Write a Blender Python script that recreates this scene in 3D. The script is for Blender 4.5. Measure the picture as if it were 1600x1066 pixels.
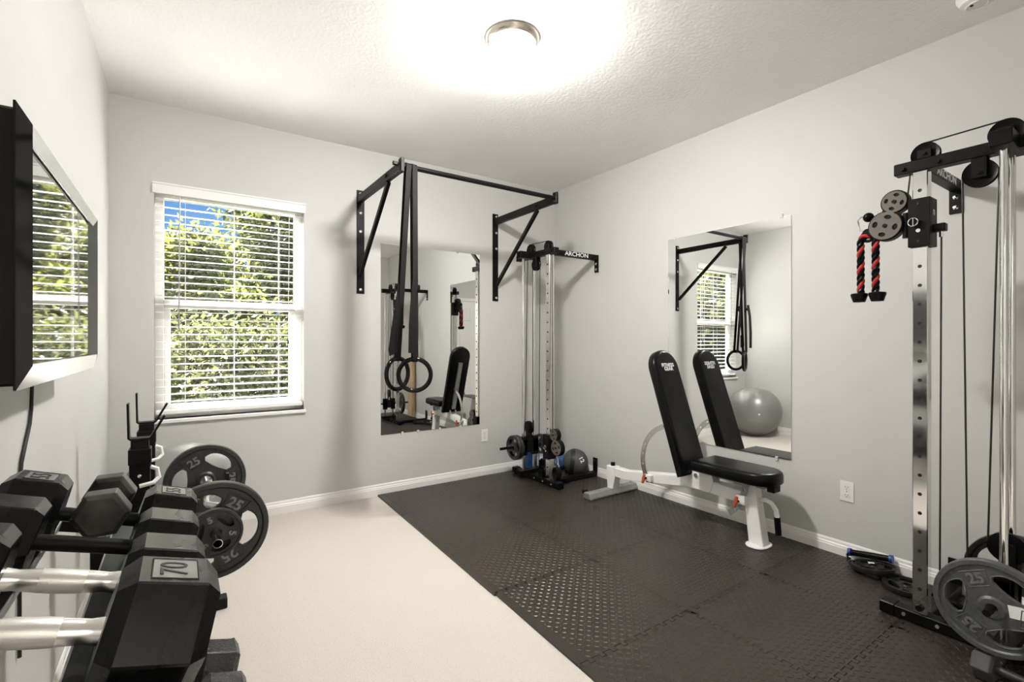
import bpy, bmesh, math, random
import numpy as np
from mathutils import Matrix, Vector
from math import sin, cos, pi, radians, atan2, sqrt

for o in list(bpy.data.objects):
    bpy.data.objects.remove(o)
scene = bpy.context.scene
COL = scene.collection
rnd = random.Random(7)

# ------------------------------------------------------------------ camera
YAW = math.atan2(519.0, 758.0)
cam_d = bpy.data.cameras.new('camera')
cam_d.sensor_width = 36.0
cam_d.lens = 758.0 / 1600.0 * 36.0
cam_d.clip_start = 0.02
cam = bpy.data.objects.new('camera', cam_d)
cam.location = (0, 0, 1.235)
cam.rotation_euler = (pi / 2, 0, -YAW)
COL.objects.link(cam)
scene.camera = cam

# ------------------------------------------------------------------ sky and sun
world = bpy.data.worlds.new('sky')
scene.world = world
world.use_nodes = True
wn = world.node_tree
wn.nodes.clear()
w_out = wn.nodes.new('ShaderNodeOutputWorld')
w_bg = wn.nodes.new('ShaderNodeBackground')
w_tc = wn.nodes.new('ShaderNodeTexCoord')
w_sep = wn.nodes.new('ShaderNodeSeparateXYZ')
w_ramp = wn.nodes.new('ShaderNodeValToRGB')
w_ramp.color_ramp.elements[0].position = 0.0
w_ramp.color_ramp.elements[0].color = (0.24, 0.52, 0.95, 1)
w_ramp.color_ramp.elements[1].position = 0.7
w_ramp.color_ramp.elements[1].color = (0.12, 0.36, 0.9, 1)
wn.links.new(w_tc.outputs['Generated'], w_sep.inputs[0])
wn.links.new(w_sep.outputs['Z'], w_ramp.inputs[0])
wn.links.new(w_ramp.outputs[0], w_bg.inputs['Color'])
w_bg.inputs['Strength'].default_value = 0.42
wn.links.new(w_bg.outputs[0], w_out.inputs[0])

sun_d = bpy.data.lights.new('sun', 'SUN')
sun_d.energy = 37.0
sun_d.angle = 0.01
sun_d.color = (1.0, 0.97, 0.92)
sun = bpy.data.objects.new('sun', sun_d)
sun.rotation_euler = Vector((0.40, -0.66, -0.80)).to_track_quat('-Z', 'Y').to_euler()
sun.location = (-3, 9, 9)
COL.objects.link(sun)

LAMP_L = 255.0       # radiance of the ceiling lamp's glass dome
FILL_W = 320.0        # added fill lamp, out of view, shining through the opening behind the camera

scene.view_settings.view_transform = 'Standard'
scene.view_settings.look = 'None'
scene.view_settings.exposure = 1.04
scene.view_settings.gamma = 1.0
scene.view_settings.use_curve_mapping = False

# ------------------------------------------------------------------ helpers
ORG = {}


def srgb(r, g, b):
    def f(c):
        c /= 255.0
        return c / 12.92 if c <= 0.04045 else ((c + 0.055) / 1.055) ** 2.4
    return (f(r), f(g), f(b))


def mat(name, col, rough=0.5, metal=0.0, var=0.08, vscale=6.0, bump=0.0, bscale=200.0,
        emit=0.0, emit_col=None, rvar=0.0, spec=0.5, coat=0.0, stretch=None, bdist=0.002, detail=3.0):
    m = bpy.data.materials.new(name)
    m.use_nodes = True
    nt = m.node_tree
    b = nt.nodes['Principled BSDF']
    b.inputs['Roughness'].default_value = rough
    b.inputs['Metallic'].default_value = metal
    b.inputs['Specular IOR Level'].default_value = spec
    b.inputs['Coat Weight'].default_value = coat
    tc = nt.nodes.new('ShaderNodeTexCoord')
    src = tc.outputs['Object']
    if stretch:
        mp = nt.nodes.new('ShaderNodeMapping')
        mp.inputs['Scale'].default_value = stretch
        nt.links.new(src, mp.inputs[0])
        src = mp.outputs[0]
    n = nt.nodes.new('ShaderNodeTexNoise')
    n.inputs['Scale'].default_value = vscale
    n.inputs['Detail'].default_value = 4.0
    nt.links.new(src, n.inputs['Vector'])
    r = nt.nodes.new('ShaderNodeValToRGB')
    r.color_ramp.elements[0].position = 0.3
    r.color_ramp.elements[1].position = 0.7
    r.color_ramp.elements[0].color = tuple(c * (1 - var) for c in col) + (1,)
    r.color_ramp.elements[1].color = tuple(min(1, c * (1 + var)) for c in col) + (1,)
    nt.links.new(n.outputs['Fac'], r.inputs[0])
    nt.links.new(r.outputs[0], b.inputs['Base Color'])
    if rvar:
        mr = nt.nodes.new('ShaderNodeMapRange')
        mr.inputs['To Min'].default_value = max(0, rough - rvar)
        mr.inputs['To Max'].default_value = min(1, rough + rvar)
        nt.links.new(n.outputs['Fac'], mr.inputs[0])
        nt.links.new(mr.outputs[0], b.inputs['Roughness'])
    if bump:
        n2 = nt.nodes.new('ShaderNodeTexNoise')
        n2.inputs['Scale'].default_value = bscale
        n2.inputs['Detail'].default_value = detail
        nt.links.new(src, n2.inputs['Vector'])
        bp = nt.nodes.new('ShaderNodeBump')
        bp.inputs['Strength'].default_value = bump
        bp.inputs['Distance'].default_value = bdist
        nt.links.new(n2.outputs['Fac'], bp.inputs['Height'])
        nt.links.new(bp.outputs[0], b.inputs['Normal'])
    if emit:
        b.inputs['Emission Color'].default_value = (emit_col or col) + (1,)
        b.inputs['Emission Strength'].default_value = emit
    return m


def glass_mat(name):
    m = bpy.data.materials.new(name)
    m.use_nodes = True
    nt = m.node_tree
    nt.nodes.clear()
    out = nt.nodes.new('ShaderNodeOutputMaterial')
    mix = nt.nodes.new('ShaderNodeMixShader')
    fr = nt.nodes.new('ShaderNodeFresnel')
    fr.inputs[0].default_value = 1.45
    tr = nt.nodes.new('ShaderNodeBsdfTransparent')
    gl = nt.nodes.new('ShaderNodeBsdfGlossy')
    gl.inputs['Roughness'].default_value = 0.0
    geo = nt.nodes.new('ShaderNodeNewGeometry')
    inv = nt.nodes.new('ShaderNodeMath')
    inv.operation = 'SUBTRACT'
    inv.inputs[0].default_value = 1.0
    mul = nt.nodes.new('ShaderNodeMath')
    mul.operation = 'MULTIPLY'
    nt.links.new(geo.outputs['Backfacing'], inv.inputs[1])
    nt.links.new(fr.outputs[0], mul.inputs[0])
    nt.links.new(inv.outputs[0], mul.inputs[1])
    nt.links.new(mul.outputs[0], mix.inputs[0])
    nt.links.new(tr.outputs[0], mix.inputs[1])
    nt.links.new(gl.outputs[0], mix.inputs[2])
    nt.links.new(mix.outputs[0], out.inputs[0])
    return m


M = {}
M['wall'] = mat('wall_paint', (0.575, 0.57, 0.545), 0.6, var=0.015, vscale=1.5, bump=0.25, bscale=110, bdist=0.002)
M['ceiling'] = mat('ceiling_texture', (0.90, 0.89, 0.875), 0.8, var=0.02, vscale=2, bump=0.32, bscale=55, bdist=0.006, detail=5)
M['trim'] = mat('white_trim', (0.82, 0.80, 0.77), 0.35, var=0.02)
M['carpet'] = mat('carpet', (0.71, 0.66, 0.60), 0.95, var=0.05, vscale=120, bump=0.9, bscale=260, bdist=0.008, spec=0.1)
M['mat'] = mat('foam_mat', (0.030, 0.0232, 0.0182), 0.36, spec=0.4, var=0.12, vscale=3, bump=0.15, bscale=600, bdist=0.0005, rvar=0.08)
M['black'] = mat('black_powdercoat', (0.0045, 0.0043, 0.004), 0.42, spec=0.16, var=0.15, vscale=20, bump=0.1, bscale=500, bdist=0.0004)
M['rubber'] = mat('black_rubber', (0.0035, 0.0035, 0.0035), 0.30, spec=0.12, var=0.2, vscale=12, bump=0.15, bscale=350, bdist=0.0006, rvar=0.06)
M['hex_rubber'] = mat('hex_head_rubber', (0.004, 0.004, 0.004), 0.27, spec=0.2, var=0.2, vscale=12, bump=0.12, bscale=350, bdist=0.0006, rvar=0.05)
M['cast'] = mat('cast_iron_black', (0.012, 0.0117, 0.011), 0.40, spec=0.25, var=0.25, vscale=30, bump=0.5, bscale=260, bdist=0.001)
M['hammer'] = mat('hammertone_grey', (0.10, 0.103, 0.104), 0.42, metal=0.35, var=0.2, vscale=60, bump=0.6, bscale=330, bdist=0.0012)
M['hammer_dark'] = mat('hammertone_charcoal', (0.035, 0.035, 0.035), 0.42, metal=0.3, var=0.2, vscale=60, bump=0.5, bscale=330, bdist=0.001)
M['plate_number'] = mat('lit_edge_numerals', (0.20, 0.20, 0.20), 0.4, metal=0.35, var=0.2, vscale=60)  # paler than the plate: light on the raised edges put into the colour
M['rough_iron'] = mat('rough_hammered_iron', (0.03, 0.03, 0.03), 0.3, metal=0.2, var=0.2, vscale=40, bump=1.0, bscale=130, bdist=0.004)
M['worn_iron'] = mat('worn_black_iron', (0.05, 0.047, 0.042), 0.4, metal=0.3, var=0.6, vscale=25, bump=0.3, bscale=200, bdist=0.001)
M['chrome'] = mat('chrome', (0.78, 0.78, 0.77), 0.08, metal=1.0, var=0.03, vscale=4, rvar=0.03)
M['brushed'] = mat('brushed_chrome', (0.75, 0.74, 0.71), 0.24, metal=1.0, var=0.05, vscale=30, rvar=0.05)
M['knurl'] = mat('knurled_chrome', (0.72, 0.70, 0.66), 0.36, metal=1.0, var=0.06, vscale=40, bump=0.5, bscale=900, bdist=0.0006)
M['nickel'] = mat('brushed_nickel', (0.62, 0.56, 0.49), 0.25, metal=1.0, var=0.04, vscale=30)
M['white'] = mat('white_powdercoat', (0.80, 0.79, 0.77), 0.35, var=0.02)
M['grey_steel'] = mat('grey_steel', (0.33, 0.33, 0.33), 0.35, metal=0.5, var=0.1, vscale=15)
M['vinyl'] = mat('black_vinyl', (0.0038, 0.0038, 0.0042), 0.32, spec=0.16, var=0.1, vscale=20, bump=0.12, bscale=400, bdist=0.0006)
M['orange'] = mat('orange_plastic', srgb(178, 74, 36), 0.45, var=0.1)
M['cable'] = mat('black_cable', (0.008, 0.008, 0.008), 0.4)
M['webbing'] = mat('black_webbing', (0.006, 0.0055, 0.005), 0.6, spec=0.25, var=0.2, vscale=60, bump=0.3, bscale=700, bdist=0.0006)
M['pulley_face'] = mat('grey_pulley_cover', srgb(92, 85, 78), 0.5, var=0.06)
M['red_rope'] = mat('red_rope', srgb(170, 38, 34), 0.7, var=0.15, vscale=80, bump=0.4, bscale=500)
M['print'] = mat('white_print', (0.85, 0.85, 0.83), 0.5, var=0.02)
M['dark_print'] = mat('black_print', (0.006, 0.006, 0.006), 0.5, var=0.02)
M['silver_panel'] = mat('silver_label_panel', (0.16, 0.16, 0.16), 0.3, metal=0.3, var=0.1, vscale=30)
M['gloss_black'] = mat('gloss_black_plastic', (0.004, 0.004, 0.004), 0.07, var=0.05, spec=0.2)
M['screen'] = mat('tv_screen', (0.010, 0.011, 0.013), 0.02, var=0.02, spec=0.8, coat=1.0)
M['tv_silver'] = mat('silver_plastic', (0.55, 0.55, 0.55), 0.22, metal=0.6, var=0.04)
M['ball'] = mat('silver_vinyl_ball', (0.24, 0.24, 0.235), 0.34, metal=0.25, var=0.03, bump=0.05, bscale=150, bdist=0.001)
M['med_grey'] = mat('grey_rubber', (0.07, 0.07, 0.07), 0.6, var=0.1, bump=0.4, bscale=400, bdist=0.001)
M['blue'] = mat('blue_foam', srgb(62, 108, 168), 0.7, var=0.1, bump=0.2, bscale=200)
M['navy'] = mat('blue_plastic', srgb(30, 58, 130), 0.4, var=0.1)
M['wood'] = mat('pale_wood', srgb(205, 176, 142), 0.55, var=0.12, vscale=3, stretch=(8, 8, 0.6))
M['teal'] = mat('teal_plastic', srgb(70, 140, 136), 0.35, var=0.1)
M['mirror'] = mat('mirror_silver', (0.90, 0.915, 0.905), 0.0, metal=1.0, var=0.003)
M['glass'] = glass_mat('window_glass')
M['clear'] = mat('clear_clip', (0.6, 0.6, 0.58), 0.15, var=0.02)
M['slat'] = mat('blind_slat', (0.86, 0.86, 0.84), 0.4, var=0.015)
M['lamp'] = mat('lamp_glass', (0.95, 0.93, 0.88), 0.3, emit=LAMP_L, emit_col=(1.0, 0.975, 0.94))
M['fill_lamp'] = mat('fill_lamp_glow', (0.95, 0.95, 0.93), 0.3, emit=FILL_W, emit_col=(1.0, 0.965, 0.92))  # glow of the added fill lamp
M['grass'] = mat('lawn', srgb(84, 90, 60), 0.9, var=0.3, vscale=2, bump=0.6, bscale=40, bdist=0.05)
M['bark'] = mat('bark', srgb(96, 84, 70), 0.9, var=0.3, vscale=12, bump=0.8, bscale=30, bdist=0.03)


def leaf_mat(name, col):
    m = mat(name, col, 0.55, var=0.45, vscale=2.5)
    nt = m.node_tree
    b = nt.nodes['Principled BSDF']
    tr = nt.nodes.new('ShaderNodeBsdfTranslucent')
    tr.inputs[0].default_value = (col[0] * 1.3, col[1] * 1.3, col[2] * 0.8, 1)
    mx = nt.nodes.new('ShaderNodeMixShader')
    mx.inputs[0].default_value = 0.35
    out = nt.nodes['Material Output']
    nt.links.new(b.outputs[0], mx.inputs[1])
    nt.links.new(tr.outputs[0], mx.inputs[2])
    nt.links.new(mx.outputs[0], out.inputs[0])
    return m


M['leaf_lime'] = leaf_mat('lime_leaves', srgb(108, 112, 70))
M['leaf_green'] = leaf_mat('green_leaves', srgb(92, 96, 62))
M['leaf_dark'] = leaf_mat('dark_leaves', srgb(88, 92, 68))


def frame(p, z, x=None):
    """matrix with local z along z at point p"""
    z = Vector(z).normalized()
    if x is None:
        x = Vector((1, 0, 0)) if abs(z.x) < 0.9 else Vector((0, 0, 1))
    x = Vector(x)
    x = (x - z * x.dot(z)).normalized()
    y = z.cross(x)
    m = Matrix((x, y, z)).transposed().to_4x4()
    m.translation = Vector(p)
    return m


class MB:
    def __init__(self):
        self.v = []
        self.f = []

    def add(self, vs, fs, mx=None):
        n = len(self.v)
        for p in vs:
            p = Vector(p)
            if mx is not None:
                p = mx @ p
            self.v.append(tuple(p))
        for f in fs:
            self.f.append(tuple(i + n for i in f))
        return self

    def box(self, x0, x1, y0, y1, z0, z1, mx=None):
        vs = [(x, y, z) for z in (z0, z1) for y in (y0, y1) for x in (x0, x1)]
        fs = [(0, 2, 3, 1), (4, 5, 7, 6), (0, 1, 5, 4), (2, 6, 7, 3), (0, 4, 6, 2), (1, 3, 7, 5)]
        return self.add(vs, fs, mx)

    def bar(self, p0, p1, w, h, up=(0, 0, 1)):
        """rectangular bar from p0 to p1; w across, h along up"""
        p0, p1 = Vector(p0), Vector(p1)
        d = p1 - p0
        L = d.length
        z = d.normalized()
        y = Vector(up)
        y = (y - z * y.dot(z)).normalized()
        x = y.cross(z)
        m = Matrix((x, y, z)).transposed().to_4x4()
        m.translation = p0
        return self.box(-w / 2, w / 2, -h / 2, h / 2, 0, L, m)

    def lathe(self, prof, mx=None, seg=32, closed=False):
        vs, fs = [], []
        n = len(prof)
        for k in range(seg):
            a = 2 * pi * k / seg
            for r, h in prof:
                vs.append((r * cos(a), r * sin(a), h))
        rng = n if closed else n - 1
        for k in range(seg):
            k2 = (k + 1) % seg
            for j in range(rng):
                j2 = (j + 1) % n
                fs.append((k * n + j, k2 * n + j, k2 * n + j2, k * n + j2))
        if not closed:
            if prof[0][0] > 1e-6:
                fs.append(tuple(k * n for k in range(seg))[::-1])
            if prof[-1][0] > 1e-6:
                fs.append(tuple(k * n + n - 1 for k in range(seg)))
        return self.add(vs, fs, mx)

    def cyl(self, p0, p1, r, r2=None, seg=20):
        p0, p1 = Vector(p0), Vector(p1)
        return self.lathe([(r, 0), (r if r2 is None else r2, (p1 - p0).length)], frame(p0, p1 - p0), seg)

    def torus(self, R, r, mx, seg=40, rs=12):
        prof = [(R + r * cos(2 * pi * k / rs), r * sin(2 * pi * k / rs)) for k in range(rs)]
        return self.lathe(prof, mx, seg, closed=True)

    def sphere(self, c, r, seg=32, rings=16, sz=1.0):
        prof = [(max(0.0, r * sin(pi * k / rings)), -r * sz * cos(pi * k / rings)) for k in range(rings + 1)]
        prof[0] = (0.0, prof[0][1])
        prof[-1] = (0.0, prof[-1][1])
        return self.lathe(prof, Matrix.Translation(Vector(c)), seg)

    def tube(self, pts, r, seg=10, closed=False, flat=None):
        """round tube (or flat strap (w,t) with flat=(w,t,up)) along pts"""
        P = [Vector(p) for p in pts]
        n = len(P)
        vs, fs = [], []
        prevx = None
        if flat:
            w, t, up = flat
            ring = [(-w / 2, -t / 2), (w / 2, -t / 2), (w / 2, t / 2), (-w / 2, t / 2)]
        else:
            ring = [(r * cos(2 * pi * k / seg), r * sin(2 * pi * k / seg)) for k in range(seg)]
        m = len(ring)
        for i in range(n):
            if closed:
                d = (P[(i + 1) % n] - P[i - 1]).normalized()
            elif i == 0:
                d = (P[1] - P[0]).normalized()
            elif i == n - 1:
                d = (P[-1] - P[-2]).normalized()
            else:
                d = ((P[i + 1] - P[i]).normalized() + (P[i] - P[i - 1]).normalized()).normalized()
            if flat:
                x = Vector(up)
            elif prevx is None:
                x = Vector((0, 0, 1)) if abs(d.z) < 0.8 else Vector((1, 0, 0))
            else:
                x = prevx
            x = (x - d * x.dot(d)).normalized()
            prevx = x
            y = d.cross(x)
            for a, b in ring:
                vs.append(P[i] + x * a + y * b)
        for i in range(n if closed else n - 1):
            i2 = (i + 1) % n
            for k in range(m):
                k2 = (k + 1) % m
                fs.append((i * m + k, i * m + k2, i2 * m + k2, i2 * m + k))
        if not closed:
            fs.append(tuple(range(m))[::-1])
            fs.append(tuple((n - 1) * m + k for k in range(m)))
        return self.add(vs, fs)

    def prism(self, poly, h0, h1, mx=None, holes=(), fill=False):
        """extrude 2-D outline (with holes) along local z"""
        bm = bmesh.new()
        loops = [list(poly)] + [list(h) for h in holes]
        edges = []
        rings = []
        for lp in loops:
            vs = [bm.verts.new((p[0], p[1], h0)) for p in lp]
            rings.append(vs)
            for i in range(len(vs)):
                edges.append(bm.edges.new((vs[i], vs[(i + 1) % len(vs)])))
        if holes or fill:
            bmesh.ops.triangle_fill(bm, use_beauty=True, edges=edges)
        else:
            bm.faces.new(rings[0])
        bm.verts.index_update()
        n = len(bm.verts)
        vs = [tuple(v.co) for v in bm.verts]
        fb = [tuple(v.index for v in f.verts) for f in bm.faces]
        top = [(x, y, h1) for x, y, z in vs]
        fs = fb + [tuple(i + n for i in f) for f in fb]
        for r in rings:
            for i in range(len(r)):
                a, b = r[i].index, r[(i + 1) % len(r)].index
                fs.append((a, b, b + n, a + n))
        bm.free()
        return self.add(vs + top, fs, mx)

    def build(self, name, m, parent=None, world=True, smooth=35, bevel=0.0, bseg=1, recalc=True):
        me = bpy.data.meshes.new(name)
        off = ORG.get(parent.name, Vector((0, 0, 0))) if (parent is not None and world) else Vector((0, 0, 0))
        me.from_pydata([tuple(Vector(p) - off) for p in self.v], [], self.f)
        bm = bmesh.new()
        bm.from_mesh(me)
        if recalc:
            bmesh.ops.recalc_face_normals(bm, faces=bm.faces)
        if bevel > 0:
            es = [e for e in bm.edges if len(e.link_faces) == 2 and e.calc_face_angle(0) > radians(50)]
            bmesh.ops.bevel(bm, geom=es, offset=bevel, segments=bseg, profile=0.5, affect='EDGES', clamp_overlap=True)
        bm.to_mesh(me)
        bm.free()
        if smooth:
            me.shade_smooth()
            me.set_sharp_from_angle(angle=radians(smooth))
        me.materials.append(m)
        o = bpy.data.objects.new(name, me)
        COL.objects.link(o)
        if parent is not None:
            o.parent = parent
            ORG[o.name] = off
        return o


def tag(o, label=None, cat=None, group=None, kind=None):
    if label:
        o['label'] = label
    if cat:
        o['category'] = cat
    if group:
        o['group'] = group
    if kind:
        o['kind'] = kind
    return o


def thing(name, label, cat, loc=(0, 0, 0), mx=None, group=None):
    o = bpy.data.objects.new(name, None)
    COL.objects.link(o)
    o.empty_display_size = 0.05
    if mx is not None:
        o.matrix_world = mx
        ORG[o.name] = Vector((0, 0, 0))
    else:
        o.location = loc
        ORG[o.name] = Vector(loc)
    return tag(o, label, cat, group)


def struct(name, mb, m, **k):
    o = mb.build(name, m, **k)
    o['kind'] = 'structure'
    return o


def copy_tree(o, parent=None):
    c = o.copy()
    COL.objects.link(c)
    if parent is not None:
        c.parent = parent
    for ch in list(o.children):
        copy_tree(ch, c)
    return c


def text_part(name, s, size, depth, m, parent, mx, world=True, bold=0.0, sx=1.0):
    """raised lettering; local +x reading direction, +z out of the surface"""
    cu = bpy.data.curves.new(name, 'FONT')
    cu.body = s
    cu.size = size
    cu.extrude = depth
    cu.offset = bold
    cu.align_x = 'CENTER'
    cu.align_y = 'CENTER'
    cu.resolution_u = 3
    t = bpy.data.objects.new(name + '_tmp', cu)
    COL.objects.link(t)
    bpy.context.view_layer.update()
    dg = bpy.context.evaluated_depsgraph_get()
    me = bpy.data.meshes.new_from_object(t.evaluated_get(dg))
    bpy.data.objects.remove(t)
    bpy.data.curves.remove(cu)
    me.transform(mx @ Matrix.Diagonal((sx, 1, 1, 1)))
    if world and parent is not None:
        me.transform(Matrix.Translation(-ORG.get(parent.name, Vector((0, 0, 0)))))
    me.materials.clear()
    me.materials.append(m)
    me.name = name
    o = bpy.data.objects.new(name, me)
    COL.objects.link(o)
    if parent is not None:
        o.parent = parent
        ORG[o.name] = ORG.get(parent.name, Vector((0, 0, 0)))
    return o


def circ(cx, cy, r, n=24, a0=0.0):
    return [(cx + r * cos(a0 + 2 * pi * k / n), cy + r * sin(a0 + 2 * pi * k / n)) for k in range(n)]


# ------------------------------------------------------------------ room shell
XL, XR, YB, YR, H = -0.355, 3.13, 3.804, -0.95, 2.74
T = 0.14
WX0, WX1, WZ0, WZ1 = -0.135, 0.752, 0.735, 2.215      # window opening
DX0, DX1, DZ = 0.95, 1.75, 2.03                       # closed door in the rear wall
HX0, HX1 = -0.22, 0.62                                # added opening behind the camera, lets the fill lamp in

struct('floor', MB().box(XL - T, XR + T, YR - 1.6, YB + T, -0.12, 0.0), M['carpet'], smooth=0)
struct('ceiling', MB().box(XL - T, XR + T, YR - 1.6, YB + T, H, H + 0.12), M['ceiling'], smooth=0)
w = MB()
w.box(XL - T, WX0, YB, YB + T, 0, H).box(WX1, XR + T, YB, YB + T, 0, H)
w.box(WX0, WX1, YB, YB + T, 0, WZ0).box(WX0, WX1, YB, YB + T, WZ1, H)
struct('wall_back', w, M['wall'], smooth=0)
struct('wall_right', MB().box(XR, XR + T, YR - 1.6, YB, 0, H), M['wall'], smooth=0)
struct('wall_left', MB().box(XL - T, XL, YR - 1.6, YB, 0, H), M['wall'], smooth=0)
w = MB()
w.box(XL, HX0, YR - 0.12, YR, 0, H).box(HX1, DX0, YR - 0.12, YR, 0, H).box(DX1, XR, YR - 0.12, YR, 0, H)
w.box(HX0, HX1, YR - 0.12, YR, DZ, H).box(DX0, DX1, YR - 0.12, YR, DZ, H)
struct('wall_rear', w, M['wall'], smooth=0)
struct('wall_hall', MB().box(XL, XR, YR - 1.6, YR - 1.5, 0, H), M['wall'], smooth=0)


def baseboard(name, p0, p1, nrm):
    p0, p1, nrm = Vector(p0), Vector(p1), Vector(nrm)
    d = p1 - p0
    prof = [(0, 0), (0.015, 0), (0.015, 0.052), (0.012, 0.058), (0.012, 0.064), (0.008, 0.070), (0.007, 0.082), (0.003, 0.090), (0, 0.090)]
    mx = Matrix((nrm, Vector((0, 0, 1)), d.normalized())).transposed().to_4x4()
    mx.translation = p0
    return struct(name, MB().prism(prof, 0, d.length, mx), M['trim'], smooth=20)


baseboard('baseboard_back', (XL, YB, 0), (XR, YB, 0), (0, -1, 0))
baseboard('baseboard_right', (XR, YR, 0), (XR, YB, 0), (-1, 0, 0))
baseboard('baseboard_left', (XL, YR, 0), (XL, YB, 0), (1, 0, 0))
baseboard('baseboard_rear', (DX1 + 0.07, YR, 0), (XR, YR, 0), (0, 1, 0))

# six-panel door in the rear wall (seen in the mirrors)
d = struct('door_1', MB().box(DX0 + 0.005, DX1 - 0.005, YR - 0.05, YR - 0.015, 0.01, DZ - 0.005), M['trim'], smooth=0)
for cx in (DX0 + 0.22, DX1 - 0.22):
    for z0, z1 in ((0.22, 0.80), (0.95, 1.52), (1.64, 1.90)):
        MB().prism([(-0.12, z0), (0.12, z0), (0.12, z1), (-0.12, z1)], -0.004, 0.010,
                   Matrix.Translation((cx, YR - 0.012, 0)) @ Matrix.Rotation(pi / 2, 4, 'X')).build('door_panel', M['trim'], d, bevel=0.008)
MB().cyl((DX0 + 0.07, YR - 0.02, 0.96), (DX0 + 0.07, YR + 0.04, 0.96), 0.012).sphere((DX0 + 0.07, YR + 0.05, 0.96), 0.026).build('door_knob', M['nickel'], d)
for n, (a, b) in enumerate(((DX0, DX1), (HX0, HX1))):
    t = MB()
    t.box(a - 0.06, a, YR, YR + 0.018, 0, DZ + 0.06).box(b, b + 0.06, YR, YR + 0.018, 0, DZ + 0.06).box(a, b, YR, YR + 0.018, DZ, DZ + 0.06)
    struct('trim_%d' % (n + 1), t, M['trim'], smooth=0, bevel=0.004)

# ------------------------------------------------------------------ window and blind
win = thing('window_1', None, None, (0.31, YB + 0.1, WZ0))
win['kind'] = 'structure'
fy0, fy1 = YB + 0.075, YB + 0.125
f = MB()
f.box(WX0, WX0 + 0.05, fy0, fy1, WZ0, WZ1).box(WX1 - 0.05, WX1, fy0, fy1, WZ0, WZ1)
f.box(WX0 + 0.05, WX1 - 0.05, fy0, fy1, WZ0, WZ0 + 0.045).box(WX0 + 0.05, WX1 - 0.05, fy0, fy1, WZ1 - 0.05, WZ1)
f.build('window_frame', M['trim'], win, smooth=0, bevel=0.003)
MB().box(WX0 + 0.05, WX1 - 0.05, fy0 - 0.012, fy1, 1.450, 1.505).build('meeting_rail', M['trim'], win, smooth=0, bevel=0.003)
f = MB()
for x in (WX0 + 0.05, WX1 - 0.085):
    f.box(x, x + 0.035, fy0 + 0.004, fy1 - 0.012, WZ0 + 0.045, 1.450)
f.box(WX0 + 0.085, WX1 - 0.085, fy0 + 0.004, fy1 - 0.012, WZ0 + 0.045, WZ0 + 0.085)
f.build('lower_sash', M['trim'], win, smooth=0, bevel=0.003)
MB().box(WX0 + 0.085, WX1 - 0.085, fy0 + 0.018, fy0 + 0.022, WZ0 + 0.085, 1.450).build('pane', M['glass'], win, smooth=0)
MB().box(WX0 + 0.05, WX1 - 0.05, fy0 + 0.030, fy0 + 0.034, 1.505, WZ1 - 0.05).build('pane', M['glass'], win, smooth=0)
struct('trim_3', MB().box(WX0 - 0.012, WX1 + 0.012, YB - 0.022, YB + 0.075, WZ0 - 0.025, WZ0), M['trim'], smooth=0, bevel=0.004)

bl = thing('window_blind', 'white horizontal slat blind with valance hanging in the window', 'blind', (0.31, YB + 0.03, WZ0))
MB().prism([(0, 0), (0.012, 0), (0.012, 0.055), (0.018, 0.060), (0.018, 0.068), (0, 0.068)], -0.008, WX1 - WX0 + 0.008,
           Matrix(((0, 0, 1, WX0), (-1, 0, 0, YB - 0.002), (0, 1, 0, 2.172), (0, 0, 0, 1)))).build('valance', M['slat'], bl, smooth=0)
MB().box(WX0 + 0.01, WX1 - 0.01, YB + 0.006, YB + 0.06, 2.170, 2.212).build('head_rail', M['slat'], bl, smooth=0)
NS = 28
z_lo, z_hi = 0.842, 2.145
slat0 = None
for i in range(NS):
    z = z_lo + (z_hi - z_lo) * i / (NS - 1)
    if slat0 is None:
        mb = MB()
        prof = [(-0.025, -0.0012), (-0.012, 0.0005), (0, 0.0022), (0.012, 0.0005), (0.025, -0.0012), (0.025, 0.0013), (0.012, 0.003), (0, 0.0039), (-0.012, 0.003), (-0.025, 0.0013)]
        mb.prism(prof, -(WX1 - WX0) / 2 + 0.008, (WX1 - WX0) / 2 - 0.008, Matrix(((0, 0, 1, 0), (1, 0, 0, 0), (0, 1, 0, 0), (0, 0, 0, 1))))
        slat0 = mb.build('slat', M['slat'], bl, world=False)
        s = slat0
    else:
        s = slat0.copy()
        COL.objects.link(s)
    s.location = ((WX0 + WX1) / 2 - 0.31, 0.005, z - WZ0)
    s.rotation_euler = (radians(4), 0, 0)
MB().box(WX0 + 0.008, WX1 - 0.008, YB + 0.008, YB + 0.062, 0.762, 0.790).build('bottom_rail', M['slat'], bl, smooth=0, bevel=0.004)
for x in (0.03, 0.31, 0.59):
    mb = MB()
    for dy in (0.007, 0.061):
        mb.tube([(x, YB + dy, 2.17), (x, YB + dy, 0.79)], 0.0011, 5)
    mb.build('ladder_cord', M['slat'], bl)
MB().tube([(0.0, YB - 0.006, 2.17), (-0.005, YB - 0.008, 1.31)], 0.0042, 8).build('tilt_wand', M['grey_steel'], bl)
mb = MB().tube([(0.652, YB - 0.004, 2.17), (0.645, YB - 0.005, 1.24)], 0.0015, 6)
c = mb.build('lift_cord', M['slat'], bl)
MB().lathe([(0.003, 0.03), (0.008, 0.0), (0.0, 0.0)], Matrix.Translation((0.645, YB - 0.005, 1.215))).build('tassel', M['dark_print'], bl)

# ------------------------------------------------------------------ outdoors
lawn = MB().box(-30, 25, YB + 0.6, 45, -0.75, -0.55).build('lawn', M['grass'], smooth=0)
tag(lawn, 'green lawn outside beyond the window', 'lawn', kind='structure')


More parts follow.
